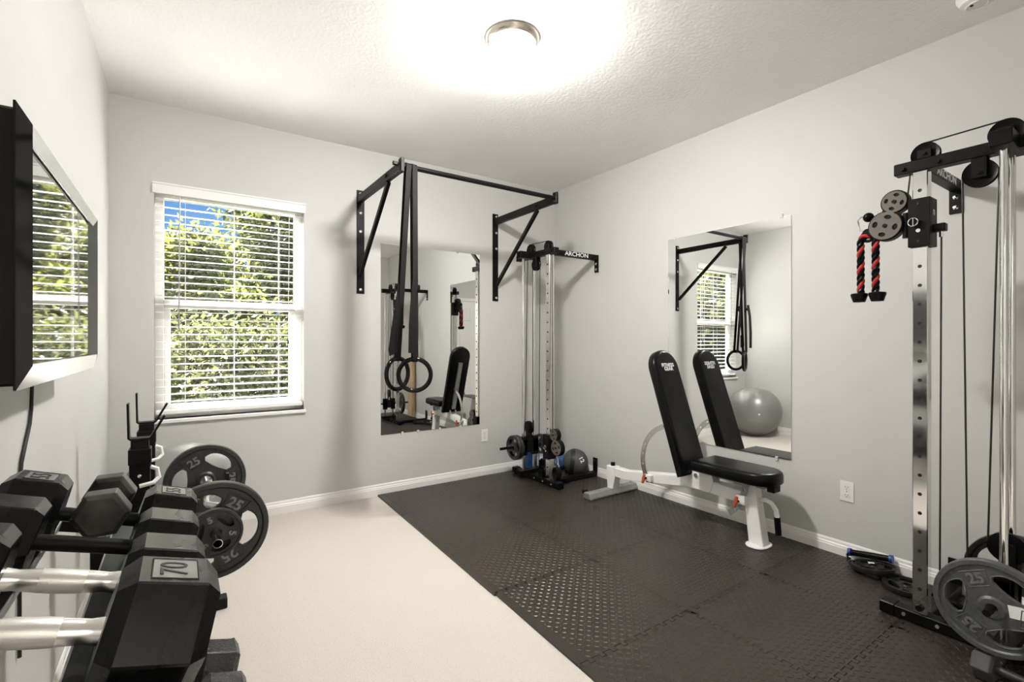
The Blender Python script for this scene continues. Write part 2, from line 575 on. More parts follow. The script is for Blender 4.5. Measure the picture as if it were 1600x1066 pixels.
def tree(label, x, y, h, rx, lm, n, leaf, seed, low=0.15):
    r = np.random.default_rng(seed)
    t = thing('garden_tree', label, 'tree', (x, y, -0.55), group='trees outside the window')
    mb = MB()
    pts = [(x, y, -0.6), (x + 0.05, y, h * 0.3), (x - 0.05, y + 0.1, h * 0.7)]
    mb.cyl(pts[0], pts[1], 0.13, 0.09, 10).cyl(pts[1], pts[2], 0.09, 0.04, 10)
    for k in range(6):
        a = k * 1.1 + seed
        b = (x + rx * 0.6 * cos(a), y + rx * 0.5 * sin(a), h * (0.45 + 0.07 * k))
        mb.cyl((x, y, h * (0.2 + 0.07 * k)), b, 0.035, 0.012, 6)
    mb.build('trunk', M['bark'], t)
    # leaf clumps spread over the crown
    n = int(n * 1.8)
    leaf *= 0.72
    nc = 90
    u = r.normal(size=(nc, 3))
    u /= np.linalg.norm(u, axis=1)[:, None]
    rad = r.uniform(0.35, 1.0, nc) ** 0.6
    cz = h * (low + 1) / 2
    cc = np.array([x, y, cz]) + u * rad[:, None] * np.array([rx, rx * 0.8, h * (1 - low) / 2])
    idx = r.integers(0, nc, n)
    c = cc[idx] + r.normal(size=(n, 3)) * rx * 0.13
    a = r.normal(size=(n, 3))
    a /= np.linalg.norm(a, axis=1)[:, None]
    b = np.cross(a, r.normal(size=(n, 3)))
    b /= np.linalg.norm(b, axis=1)[:, None]
    L = leaf * r.uniform(0.6, 1.3, n)[:, None]
    vs = np.stack([c - a * L, c + b * L * 0.45, c + a * L, c - b * L * 0.45], 1).reshape(-1, 3) - np.array([x, y, -0.55])
    me = bpy.data.meshes.new('foliage')
    me.vertices.add(4 * n)
    me.vertices.foreach_set('co', vs.ravel())
    me.loops.add(4 * n)
    me.loops.foreach_set('vertex_index', np.arange(4 * n, dtype=np.int32))
    me.polygons.add(n)
    me.polygons.foreach_set('loop_start', np.arange(0, 4 * n, 4, dtype=np.int32))
    me.polygons.foreach_set('loop_total', np.full(n, 4, dtype=np.int32))
    me.update(calc_edges=True)
    me.materials.append(lm)
    o = bpy.data.objects.new('foliage', me)
    COL.objects.link(o)
    o.parent = t
    o['kind'] = 'stuff'
    return t


tree('lime green tree left of centre in the window view', 0.0, 9.3, 2.95, 1.15, M['leaf_lime'], 9000, 0.085, 1)
tree('tall olive green tree filling the right of the window view', 2.75, 12.7, 6.6, 1.95, M['leaf_green'], 16000, 0.10, 2)
tree('leafy green bush low outside, nearest the window glass', 0.55, 6.5, 1.50, 1.15, M['leaf_dark'], 12000, 0.055, 3, low=-0.30)
tree('dark hedge tree at far left outside the window', -3.75, 10.2, 2.8, 1.55, M['leaf_dark'], 9000, 0.10, 4, low=-0.2)
tree('broad green tree outside, seen only in the wall mirror', -8.9, 9.0, 4.2, 2.2, M['leaf_green'], 11000, 0.13, 5, low=-0.1)
tree('olive tree far left outside, seen only in the wall mirror', -15.0, 12.5, 4.8, 2.3, M['leaf_lime'], 10000, 0.15, 6, low=-0.1)
tree('dark tree behind the others outside the window', -0.2, 18.0, 4.3, 2.4, M['leaf_dark'], 11000, 0.12, 8, low=-0.1)
tree('green tree outside beyond the right window jamb', 7.6, 13.5, 5.2, 1.7, M['leaf_green'], 8000, 0.12, 9, low=-0.1)

# ------------------------------------------------------------------ ceiling fixtures
cl = thing('ceiling_light', 'flush ceiling light with glowing glass dome and nickel ring', 'ceiling light', (1.362, 1.985, H))
mxc = Matrix.Translation((1.362, 1.985, H))
MB().lathe([(0.0, 0.0), (0.132, 0.0), (0.134, -0.006), (0.130, -0.016), (0.122, -0.028), (0.114, -0.032), (0.108, -0.028), (0.0, -0.024)], mxc, 48).build('ring', M['nickel'], cl)
MB().lathe([(0.110, -0.029), (0.109, -0.044), (0.100, -0.064), (0.080, -0.082), (0.052, -0.093), (0.025, -0.098), (0.0, -0.099)], mxc, 48).build('dome', M['lamp'], cl)
sd = thing('smoke_detector', 'round white smoke detector on the ceiling near the right wall', 'smoke detector', (2.854, 0.596, H))
mxs = Matrix.Translation((2.854, 0.596, H))
MB().lathe([(0.0, 0.0), (0.070, 0.0), (0.070, -0.014), (0.062, -0.024), (0.058, -0.038), (0.044, -0.046), (0.0, -0.047)], mxs, 40).build('housing', M['white'], sd)
MB().torus(0.036, 0.004, Matrix.Translation((2.854, 0.596, H - 0.0465))).build('vent_ring', M['white'], sd)
MB().cyl((2.839, 0.611, H - 0.046), (2.839, 0.611, H - 0.050), 0.006).build('button', M['dark_print'], sd)
hl = thing('fill_light', 'added fill lamp on the ceiling beyond the opening behind the camera', 'ceiling light', (0.2, YR - 0.8, H))  # unseen lamp, added to brighten the room from behind
mxh = Matrix.Translation((0.2, YR - 0.8, H))
MB().lathe([(0.0, 0.0), (0.172, 0.0), (0.168, -0.02), (0.147, -0.04), (0.0, -0.03)], mxh, 40).build('ring', M['nickel'], hl)
MB().lathe([(0.142, -0.036), (0.126, -0.068), (0.065, -0.096), (0.0, -0.102)], mxh, 40).build('dome', M['fill_lamp'], hl)

# ------------------------------------------------------------------ mirrors and outlets


def wall_mirror(label, mx, wd, ht, clips):
    """local x along the wall, y up, z out of the wall"""
    t = thing('wall_mirror', label, 'mirror', mx=mx)
    MB().box(0, wd, 0, ht, 0.0005, 0.0052).build('backing', M['clear'], t, world=False, smooth=0)
    MB().box(0.0005, wd - 0.0005, 0.0005, ht - 0.0005, 0.0052, 0.0060).build('glass', M['mirror'], t, world=False, smooth=0)
    for cx, cy in clips:
        MB().box(cx - 0.009, cx + 0.009, cy - 0.013, cy + 0.013, 0.0005, 0.010).cyl((cx, cy + (0.008 if cy > ht / 2 else -0.008), 0.01), (cx, cy + (0.008 if cy > ht / 2 else -0.008), 0.012), 0.004, seg=8).build('clip', M['clear'], t, world=False, smooth=0, bevel=0.002)
    return t


wall_mirror('frameless rectangular mirror on the window wall behind the gymnastic rings',
            Matrix(((1, 0, 0, 1.328), (0, 0, -1, YB), (0, 1, 0, 0.480), (0, 0, 0, 1))), 0.917, 1.537,
            [(0.30, 1.54), (0.69, 1.54), (0.18, -0.003), (0.32, -0.003), (0.52, -0.003), (0.72, -0.003)])
wall_mirror('frameless rectangular mirror on the right wall behind the bench',
            Matrix(((0, 0, -1, XR), (-1, 0, 0, 2.421), (0, 1, 0, 0.494), (0, 0, 0, 1))), 0.919, 1.525,
            [(0.06, 1.528), (0.86, 1.528), (0.30, -0.003), (0.83, -0.003)])


def outlet(label, mx):
    t = thing('wall_outlet', label, 'outlet', mx=mx)
    MB().box(-0.035, 0.035, -0.0575, 0.0575, 0.0003, 0.005).build('cover_plate', M['white'], t, world=False, smooth=0, bevel=0.002)
    for cy in (-0.022, 0.022):
        p = MB().prism([(x * 0.016, y * 0.014 + cy) for x, y in circ(0, 0, 1, 20)], 0.005, 0.0075).build('socket', M['white'], t, world=False)
        MB().box(-0.0075, -0.0055, cy, cy + 0.008, 0.0075, 0.0079).box(0.0055, 0.0075, cy, cy + 0.008, 0.0075, 0.0079).cyl((0, cy - 0.007, 0.0075), (0, cy - 0.007, 0.0079), 0.0025, seg=8).build('slot', M['dark_print'], p, world=False, smooth=0)
    MB().cyl((0, 0, 0.005), (0, 0, 0.0062), 0.003, seg=10).build('screw', M['brushed'], t, world=False)


outlet('white duplex outlet low on the window wall beside the mirror', Matrix(((1, 0, 0, 2.298), (0, 0, -1, YB), (0, 1, 0, 0.372), (0, 0, 0, 1))))
outlet('white duplex outlet low on the right wall between bench and cable tower', Matrix(((0, 0, -1, XR), (-1, 0, 0, 1.199), (0, 1, 0, 0.380), (0, 0, 0, 1))))

# ------------------------------------------------------------------ interlocking foam mat
MT = 0.012
ys = [3.786, 3.24, 2.613, 1.985, 1.36, 0.787, 0.16, -0.45]
xs = [1.262, 1.902, 2.528, 3.113]
mt = thing('interlocking_foam_mat', 'black interlocking foam floor mat with diamond tread under the equipment', 'floor mat', (2.2, 1.6, 0))
PITCH, TD = 0.056, 0.020


def left_edge(y, row):
    if row <= 2:
        return 1.252 + (y - 1.985) * (1.296 - 1.252) / 1.8
    return 1.262 + (y - 1.985) * 0.036


def seam(p0, p1, teeth=True):
    """dovetail path from p0 to p1, shared by both neighbours"""
    p0, p1 = Vector(p0), Vector(p1)
    if not teeth:
        return [p0]
    d = (p1 - p0)
    L = d.length
    d.normalize()
    nrm = Vector((-d.y, d.x))
    n = max(2, int(L / PITCH))
    out = [p0]
    s = L / n
    for k in range(n):
        a = k * s
        for t, o in ((0.22, 0), (0.17, 1), (0.83, 1), (0.78, 0)):
            if k == 0 and t < 0.3 and o == 0 and False:
                continue
            out.append(p0 + d * (a + t * s) + nrm * (TD * (1 if o else -1) * 0.5 + 0.0))
    return out


def shrink(poly, g):
    n = len(poly)
    A = sum(poly[i].x * poly[(i + 1) % n].y - poly[(i + 1) % n].x * poly[i].y for i in range(n))
    sg = 1 if A > 0 else -1
    out = []
    for i in range(n):
        e0 = (poly[i] - poly[i - 1]).normalized()
        e1 = (poly[(i + 1) % n] - poly[i]).normalized()
        n0, n1 = Vector((-e0.y, e0.x)) * sg, Vector((-e1.y, e1.x)) * sg
        b = n0 + n1
        k = max(0.4, b.dot(n0))
        out.append(poly[i] + b * (g / k))
    return out


def corner(i, j):
    return Vector((left_edge(ys[j], j if j <= 2 else j) if i == 0 else xs[i], ys[j]))


for j in range(len(ys) - 1):
    for i in range(3):
        a, b = corner(i, j), corner(i + 1, j)
        c_, d_ = corner(i + 1, j + 1), corner(i, j + 1)
        if i == 0:
            a = Vector((left_edge(ys[j], j), ys[j]))
            d_ = Vector((left_edge(ys[j + 1], j), ys[j + 1]))
        top = seam(a, b, j > 0) + [b]
        right = seam(b, c_, i < 2) + [c_]
        bot = seam(d_, c_, j < len(ys) - 2) + [c_]
        left = seam(a, d_, i > 0) + [d_]
        poly = top[:-1] + right[:-1] + bot[::-1][:-1] + left[::-1][:-1]
        poly = shrink(poly, 0.0017)
        tl = MB().prism([(p.x, p.y) for p in poly], 0.0003, MT, fill=True).build('tile', M['mat'], mt, smooth=0)
        # raised diamond tread
        x0, x1 = max(a.x, d_.x) + (0.032 if i == 0 else 0.014), b.x - (0.014 if i < 2 else 0.02)
        y0, y1 = c_.y + 0.014, a.y - (0.014 if j else 0.03)
        P_ = 0.0235
        nx, ny = int((x1 - x0) / P_), int((y1 - y0) / P_)
        tv, tf = [], []
        for q in range(ny):
            for p in range(nx):
                cx, cy = x0 + (p + 0.5) * (x1 - x0) / nx, y0 + (q + 0.5) * (y1 - y0) / ny
                sg = 1 if (p + q) % 2 else -1
                ux, uy = 0.7071, 0.7071 * sg
                k0 = len(tv)
                for (l, wd, hh) in ((-0.0115, 0, 0), (-0.003, 0.0037, 0), (0.003, 0.0037, 0), (0.0115, 0, 0), (0.003, -0.0037, 0), (-0.003, -0.0037, 0), (-0.0065, 0, 0.0022), (0.0065, 0, 0.0022)):
                    tv.append((cx + ux * l - uy * wd, cy + uy * l + ux * wd, MT + hh - 0.0001))
                for fc in ((0, 1, 6), (1, 2, 7, 6), (2, 3, 7), (3, 4, 7), (4, 5, 6, 7), (5, 0, 6)):
                    tf.append(tuple(k0 + z for z in fc[::-1]))
        tr = MB().add(tv, tf).build('tread', M['mat'], tl, smooth=0)
        tr['kind'] = 'stuff'

MT = 0.0143        # things stand on the tread

# ------------------------------------------------------------------ pull-up bar
pu = thing('pull_up_bar', 'black wall mounted pull-up bar with two triangular brackets', 'pull-up bar', (1.8, YB, 1.6))
AE = 2.92
for ax, wx in ((1.157, 1.166), (2.414, 2.414)):
    pl = MB().box(wx - 0.030, wx + 0.030, YB - 0.009, YB - 0.0005, 1.605, 2.412).build('wall_plate', M['black'], pu, smooth=0, bevel=0.002)
    for z in (2.385, 2.235, 2.09, 1.635):
        MB().lathe([(0.0, 0), (0.012, 0), (0.012, 0.003), (0.007, 0.006), (0, 0.006)], frame((ax + 0.008, YB - 0.009, z), (0, -1, 0)), 12).build('bolt', M['chrome'], pl)
    MB().box(ax - 0.018, ax + 0.018, AE, YB - 0.009, 2.310, 2.368).build('arm', M['black'], pu, smooth=0, bevel=0.003)
    MB().bar((ax, YB - 0.02, 1.745), (ax, 3.155, 2.305), 0.026, 0.030, (0, -1, 0)).build('brace', M['black'], pu, smooth=0, bevel=0.002)
    cp = MB().box(ax - 0.012, ax + 0.012, AE - 0.016, AE + 0.03, 2.302, 2.392).build('end_clamp', M['black'], pu, smooth=0, bevel=0.003)
    MB().cyl((ax - 0.045, AE + 0.035, 2.362), (ax - 0.018, AE + 0.035, 2.362), 0.015, seg=6).build('bolt', M['black'], cp, smooth=0)
    MB().cyl((ax - 0.028, 3.155, 2.34), (ax + 0.028, 3.155, 2.34), 0.013, seg=6).build('bolt', M['black'], pu, smooth=0)
MB().cyl((1.165, AE + 0.005, 2.345), (2.40, AE + 0.005, 2.345), 0.0165, seg=18).build('bar', M['black'], pu)

# gymnastic rings: each ring hangs on its own strap


def gym_ring(label, x, y, zc, turn, strap, tail):
    t = thing('gymnastic_ring', label, 'gymnastic ring', (x, y, 2.36), group='gymnastic rings on the pull-up bar')
    nrm = Vector((sin(turn), -cos(turn), 0))
    MB().torus(0.101, 0.0145, frame((x, y, zc), nrm), 48, 14).build('ring', M['gloss_black'], t)
    up = Vector((cos(turn), sin(turn), 0))
    top = zc + 0.10
    # loop over the bar, down through the ring and back up
    pts = []
    for a in range(13):
        an = pi * a / 12
        pts.append(Vector((strap, AE + 0.005 - 0.0215 * cos(an), 2.345 + 0.0215 * sin(an))))
    front = [Vector((x, y - 0.0185, top)), ]
    back = [Vector((x, y + 0.0185, top)), ]
    low = [Vector((x, y - 0.0185 * cos(pi * k / 8), zc + 0.101 - 0.0185 * sin(pi * k / 8))) for k in range(9)]
    path = pts + [Vector((x, y + 0.0185, top + 0.02))] + low[::-1] + [Vector((x, y - 0.0185, top + 0.02))]
    MB().tube(path, 0, closed=True, flat=(0.036, 0.0028, (1, 0.15, 0))).build('strap', M['webbing'], t)
    b = MB().box(x - 0.024, x + 0.024, y - 0.034, y - 0.020, top + 0.44, top + 0.47)
    b.build('buckle', M['black'], t, smooth=0, bevel=0.003)
    MB().tube(tail, 0, flat=(0.038, 0.0024, (1, 0.15, 0))).build('strap_tail', M['webbing'], t)


gym_ring('black gymnastic ring hanging in front, facing the room squarely', 1.232, 2.895, 1.020, radians(-21), 1.238,
         [(1.224, 2.862, 1.62), (1.205, 2.852, 1.50), (1.192, 2.850, 1.33), (1.190, 2.852, 1.16)])
gym_ring('black gymnastic ring hanging behind the other, turned partly edge-on', 1.170, 3.030, 1.022, radians(26), 1.198,
         [(1.178, 2.985, 1.62), (1.150, 2.98, 1.45), (1.122, 2.98, 1.28), (1.110, 2.982, 1.18), (1.114, 2.986, 1.145), (1.124, 2.99, 1.17), (1.128, 2.99, 1.3)])

# ------------------------------------------------------------------ weight plates


def weight_plate(label, mx, R, th, m, num, nholes=3, a0=0.3, group=None, hub=0.0165, sticker=False, nsize=None, nums=None):
    """plate centred on its bore, local z out of the visible face"""
    t = thing('weight_plate', label, 'weight plate', mx=mx, group=group)
    ri, ro = R * 0.36, R * 0.80
    half = pi / nholes * 0.58
    holes = [circ(0, 0, hub, 20)]
    for k in range(nholes):
        ac = a0 + 2 * pi * k / nholes
        lp = []
        for q in range(13):
            a = ac - half + 2 * half * q / 12
            e = 1 - abs(q - 6) / 6.0
            lp.append(((ro - (1 - e) ** 2.6 * (ro - ri) * 0.30) * cos(a), (ro - (1 - e) ** 2.6 * (ro - ri) * 0.30) * sin(a)))
        for q in range(12, -1, -1):
            a = ac - half + 2 * half * q / 12
            e = 1 - abs(q - 6) / 6.0
            rr = ri + R * 0.06 + (1 - e) ** 2.2 * (ro - ri) * 0.30
            lp.append((rr * cos(a), rr * sin(a)))
        holes.append(lp)
    wt = th * 0.30
    mb = MB().prism(circ(0, 0, R * 0.97, 56), -wt, wt, holes=holes)
    b = mb.build('web', m, t, world=False, bevel=0.0)
    MB().lathe([(R * 0.90, -th / 2), (R * 0.985, -th / 2), (R, -th * 0.36), (R, th * 0.36), (R * 0.985, th / 2), (R * 0.90, th / 2), (R * 0.865, wt * 0.9), (R * 0.865, -wt * 0.9)], None, 56, closed=True).build('rim', m, t, world=False)
    MB().lathe([(hub, -th / 2), (R * 0.20, -th / 2), (R * 0.25, -wt), (R * 0.25, wt), (R * 0.20, th / 2), (hub, th / 2)], None, 32, closed=True).build('hub', m, t, world=False)
    # raised lips round the grip holes
    for lp in holes[1:]:
        MB().tube([(p[0], p[1], wt) for p in lp], R * 0.016, 6, closed=True).build('grip_lip', m, t, world=False)
    ns = nsize or R * 0.30
    for k in range(nholes):
        ac = a0 + pi / nholes + 2 * pi * k / nholes
        mx2 = Matrix.Rotation(ac - pi / 2, 4, 'Z') @ Matrix.Translation((0, R * 0.60, wt))
        text_part('lettering', (nums[k] if nums else num), ns, 0.0045, M['plate_number'] if m != M['cast'] else m, t, mx2, world=False, bold=0.0012)
        fr = MB()
        hw, hh = R * 0.21, R * 0.16
        loop = [(-hw * 0.85, -hh), (hw * 0.85, -hh), (hw * 1.15, hh), (-hw * 1.15, hh)]
        fr.tube([mx2 @ Vector((x, y, 0)) for x, y in loop], R * 0.014, 6, closed=True)
        fr.build('number_frame', m, t, world=False)
    if sticker:
        MB().box(R * 0.26, R * 0.62, -R * 0.12, R * 0.14, wt, wt + 0.0012, Matrix.Rotation(radians(8), 4, 'Z')).build('sticker', M['print'], t, world=False, smooth=0)
    return t


def pmx(c, nrm, spin=0.0, up=(0, 0, 1)):
    """plate frame: z = nrm, local y near up"""
    z = Vector(nrm).normalized()
    y = Vector(up)
    y = (y - z * y.dot(z)).normalized()
    x = y.cross(z)
    m = Matrix((x, y, z)).transposed().to_4x4()
    m.translation = Vector(c)
    return m @ Matrix.Rotation(spin, 4, 'Z')


# ------------------------------------------------------------------ cable towers


def tower(label, X0, Y0, sg, carz, stackz):
    W = XR - X0
    t = thing('cable_tower', label, 'cable machine', (X0, Y0, MT), group='wall mounted cable towers')

    def P(x, tt, z):
        return (X0 + x, Y0 + sg * tt, z)

    def bx(mb, x0, x1, t0, t1, z0, z1):
        ya, yb = sorted((Y0 + sg * t0, Y0 + sg * t1))
        return mb.box(X0 + x0, X0 + x1, ya, yb, z0, z1)

    zb = MT + 0.002
    bb = bx(MB(), -0.03, 0.03, -0.09, 0.47, zb, zb + 0.046).build('base_bar', M['black'], t, smooth=0, bevel=0.003)
    for k in (-0.055, 0.06, 0.18):
        MB().cyl(P(-0.030, k, zb + 0.024), P(-0.036, k, zb + 0.024), 0.007, seg=8).build('bolt', M['grey_steel'], bb)
    for a, b in ((-0.145, -0.088), (0.468, 0.52)):
        bx(MB(), -0.033, 0.033, a, b, zb, zb + 0.050).build('foot_cap', M['rubber'], t, smooth=0, bevel=0.004)
    bx(MB(), 0.03, W - 0.016, -0.025, 0.025, zb, zb + 0.04).build('floor_brace', M['black'], t, smooth=0, bevel=0.003)
    lp = bx(MB(), W - 0.026, W - 0.0155, -0.026, 0.026, zb + 0.03, 0.176).build('wall_plate', M['black'], t, smooth=0, bevel=0.002)
    MB().lathe([(0, 0), (0.011, 0), (0.011, 0.004), (0, 0.006)], frame(P(W - 0.026, 0, 0.15), (-1, 0, 0)), 12).build('bolt', M['chrome'], lp)
    up = bx(MB(), -0.025, 0.025, -0.0265, 0.0265, zb + 0.046, 1.966).build('upright', M['brushed' if sg > 0 else 'chrome'], t, smooth=0, bevel=0.003)
    n = 0
    z = 0.17
    while z < 1.94:
        if abs(z - carz) > 0.115:
            MB().lathe([(0, 0.0), (0.0062, 0.0), (0.0075, 0.0006), (0.0, 0.0008)][:3] + [(0.0075, -0.001)], frame(P(-0.0252, 0, z), (-1, 0, 0)), 12).build('hole', M['dark_print'], up)
        z += 0.0815
    MB().cyl(P(-0.025, 0, 0.09), P(-0.037, 0, 0.09), 0.014, seg=6).build('bolt', M['black'], up, smooth=0)
    tb = bx(MB(), -0.028, 0.024, -0.092, 0.46, 1.966, 2.016).build('top_bar', M['black'], t, smooth=0, bevel=0.003)
    for k in (-0.06, 0.06):
        MB().cyl(P(-0.028, k, 1.988), P(-0.038, k, 1.988), 0.010, seg=6).build('bolt', M['black'], tb, smooth=0)
    # cross piece that carries the guide rods
    bx(MB(), -0.135, 0.085, 0.235, 0.300, 1.962, 2.022).build('rod_bracket', M['black'], t, smooth=0, bevel=0.003)
    bx(MB(), -0.135, 0.085, 0.235, 0.300, zb + 0.046, 0.100).build('rod_bracket', M['black'], t, smooth=0, bevel=0.003)
    for x in (-0.083, 0.035):
        MB().cyl(P(x, 0.268, 0.08), P(x, 0.268, 1.97), 0.0125, seg=20).build('guide_rod', M['chrome'], t)
    # wall arm with lettering
    arm = bx(MB(), 0.02, W - 0.008, -0.022, 0.022, 1.966, 2.014).build('wall_arm', M['black'], t, smooth=0, bevel=0.003)
    text_part('lettering', 'ARCHON', 0.052, 0.0006, M['print'], arm, frame((X0 + W * 0.52, Y0 - 0.0225, 1.990), (0, -1, 0), (1, 0, 0)), bold=0.0007, sx=1.22)
    wp = bx(MB(), W - 0.008, W - 0.0005, -0.026, 0.026, 1.857, 2.014).build('wall_plate', M['black'], t, smooth=0, bevel=0.002)
    for z in (1.885, 1.935):
        MB().lathe([(0, 0), (0.011, 0), (0.011, 0.003), (0, 0.005)], frame(P(W - 0.008, 0, z), (-1, 0, 0)), 12).build('bolt', M['chrome'], wp)

    def pulley(tt, z, r, x=-0.002, brk=None):
        p = MB().lathe([(0.0, -0.012), (r * 0.35, -0.012), (r * 0.4, -0.008), (r * 0.78, -0.008), (r, -0.012), (r, -0.009), (r * 0.86, 0.0), (r, 0.009), (r, 0.012), (r * 0.78, 0.008), (r * 0.4, 0.008), (r * 0.35, 0.012), (0.0, 0.012)],
                       frame(P(x, tt, z), (1, 0, 0)), 32).build('pulley', M['rubber'], t)
        if brk:
            b = MB()
            for dx in (-0.022, 0.016):
                bx(b, x + dx, x + dx + 0.006, tt - 0.024, tt + 0.024, brk[0], brk[1])
            b.build('pulley_bracket', M['black'], t, smooth=0, bevel=0.002)
            MB().cyl(P(x - 0.030, tt, z), P(x + 0.03, tt, z), 0.008, seg=6).build('axle', M['black'], p, smooth=0)
        return p

    pulley(0.014, 2.036, 0.050, brk=(2.0165, 2.056))
    pulley(0.262, 2.040, 0.054, brk=(2.0225, 2.062))
    pulley(0.186, 1.905, 0.054, brk=(1.885, 1.9655))
    pulley(0.105, 0.108, 0.046, brk=(zb + 0.0465, 0.13))
    # moving weight carriage
    cg = bx(MB(), -0.115, 0.068, 0.245, 0.291, stackz - 0.06, stackz + 0.055)
    bx(cg, -0.115, -0.055, 0.245, 0.291, stackz - 0.085, stackz + 0.08)
    bx(cg, 0.008, 0.068, 0.245, 0.291, stackz - 0.085, stackz + 0.08)
    c = cg.build('weight_carriage', M['black'], t, smooth=0, bevel=0.003)
    for s, L in ((-1, -0.115), (1, 0.068)):
        MB().cyl(P(L, 0.268, stackz), P(L + s * 0.21, 0.268, stackz), 0.0118, seg=16).build('weight_peg', M['black'], c)
    MB().lathe([(0.0, -0.012), (0.03, -0.012), (0.058, -0.010), (0.058, 0.010), (0.03, 0.012), (0.0, 0.012)], frame(P(-0.022, 0.268, stackz + 0.155), (1, 0, 0)), 28).build('pulley', M['rubber'], c)
    bk = MB()
    for dx in (-0.042, -0.008):
        bx(bk, dx, dx + 0.006, 0.245, 0.291, stackz + 0.05, stackz + 0.175)
    bk.build('pulley_bracket', M['black'], c, smooth=0, bevel=0.002)
    # cables
    def cable(pts):
        MB().tube([P(*p) for p in pts], 0.0034, 8).build('cable', M['cable'], t)
    cable([(-0.002, 0.014, 2.086), (-0.002, 0.262, 2.094)])
    cable([(-0.002, 0.132, 1.905), (-0.002, 0.150, 0.105)])
    cable([(-0.002, 0.240, 1.905), (-0.022, 0.212, stackz + 0.155)])
    cable([(-0.002, 0.314, 2.030), (-0.022, 0.325, stackz + 0.155)])
    cable([(-0.002, -0.034, 2.030), (-0.01, -0.050, carz + 0.09)])
    cable([(-0.002, 0.066, carz - 0.03), (-0.002, 0.060, 0.108)])
    # sliding carriage on the upright
    sl = MB()
    bx(sl, -0.046, -0.0265, -0.036, 0.040, carz - 0.103, carz + 0.103)
    bx(sl, 0.0265, 0.044, -0.036, 0.040, carz - 0.103, carz + 0.103)
    bx(sl, -0.0265, 0.0265, -0.036, -0.0275, carz - 0.103, carz + 0.103)
    bx(sl, -0.0265, 0.0265, 0.0275, 0.040, carz - 0.103, carz + 0.103)
    s = sl.build('slide_carriage', M['black'], t, smooth=0, bevel=0.002)
    kb = MB().cyl(P(-0.046, -0.012, carz), P(-0.062, -0.012, carz), 0.014, seg=16).build('pin_knob', M['black'], s)
    MB().torus(0.017, 0.0022, frame(P(-0.066, -0.012, carz), (1, 0, 0)), 24, 8).cyl(P(-0.066, -0.012, carz - 0.017), P(-0.066, -0.012, carz + 0.017), 0.002, seg=6).build('pull_ring', M['chrome'], kb)
    MB().cyl(P(-0.0463, 0.0, carz - 0.035), P(-0.0475, 0.0, carz - 0.035), 0.008, seg=12).build('pin_hole', M['print'], s)
    for z in (0.08, -0.08):
        MB().cyl(P(-0.046, 0, carz + z), P(-0.049, 0, carz + z), 0.005, seg=8).build('screw', M['dark_print'], s)
    bx(MB(), -0.018, 0.018, 0.040, 0.082, carz - 0.045, carz - 0.012).build('cable_lug', M['black'], s, smooth=0, bevel=0.003)
    MB().cyl(P(-0.002, 0.066, carz - 0.045), P(-0.002, 0.066, carz - 0.07), 0.008, seg=6).build('cable_nut', M['chrome'], s, smooth=0)
    if sg < 0:
        text_part('lettering', 'n', 0.05, 0.0005, M['print'], s, frame((X0 + 0.004, Y0 - 0.0403, carz + 0.045), (0, -1, 0), (1, 0, 0)), bold=0.0006)
    # swivelling double pulley (figure-eight cover)
    hg = MB().cyl(P(-0.012, -0.052, carz - 0.055), P(-0.012, -0.052, carz + 0.055), 0.012, seg=14)
    bx(hg, -0.02, 0.0, -0.052, -0.036, carz - 0.045, carz + 0.045)
    hg.build('swivel_hinge', M['black'], s)
    u0, z0, u1, z1 = 0.088, 0.110, 0.122, 0.010
    ra, rb = 0.052, 0.067
    ax_, bx_ = Vector((u0, carz + z0)), Vector((u1, carz + z1))
    dirv = atan2(bx_.y - ax_.y, bx_.x - ax_.x)

    def fig8(ga):
        pts = []
        r0, r1 = ra + ga, rb + ga
        dd = (bx_ - ax_).length
        a_ = (dd * dd + r0 * r0 - r1 * r1) / (2 * dd)
        al, be_ = math.acos(a_ / r0) + 0.12, math.acos((dd - a_) / r1) + 0.10
        for k in range(25):
            a = dirv + al + (2 * pi - 2 * al) * k / 24
            pts.append((ax_.x + r0 * cos(a), ax_.y + r0 * sin(a)))
        for k in range(25):
            a = dirv - pi + be_ + (2 * pi - 2 * be_) * k / 24
            pts.append((bx_.x + r1 * cos(a), bx_.y + r1 * sin(a)))
        return pts
    # plane: local (u,z) -> world, u = distance from upright away from the stack
    fm = Matrix(((0, 0, 1, X0 - 0.012), (-sg, 0, 0, Y0), (0, 1, 0, 0), (0, 0, 0, 1)))
    MB().prism(fig8(0.0), -0.020, 0.020, fm).build('swivel_housing', M['black'], s, bevel=0.002)
    holes = []
    for cc, r in ((ax_, ra), (bx_, rb)):
        for k in range(4):
            a = 0.3 + k * pi / 2
            lp = []
            for q in range(10):
                b_ = 2 * pi * q / 10
                rr, tt = r * 0.58 + r * 0.15 * cos(b_), r * 0.21 * sin(b_)
                lp.append((cc.x + rr * cos(a) - tt * sin(a), cc.y + rr * sin(a) + tt * cos(a)))
            holes.append(lp)
    MB().prism(fig8(-0.006), -0.0245, -0.0203, fm, holes=holes).build('swivel_cover', M['pulley_face'], s, smooth=0)
    mb = MB()
    for cc in (ax_, bx_):
        mb.cyl(fm @ Vector((cc.x, cc.y, -0.0245)), fm @ Vector((cc.x, cc.y, -0.029)), 0.009, seg=6)
    mb.build('axle_bolt', M['black'], s, smooth=0)
    return t, P, fm


tw1, P1, F1 = tower('chrome cable tower in the far corner with its handle carriage set low', 2.583, 3.205, 1, 0.345, 0.312)
tw2, P2, F2 = tower('large chrome cable tower at the right edge with its handle carriage set high', 2.645, 0.729, -1, 1.742, 0.285)

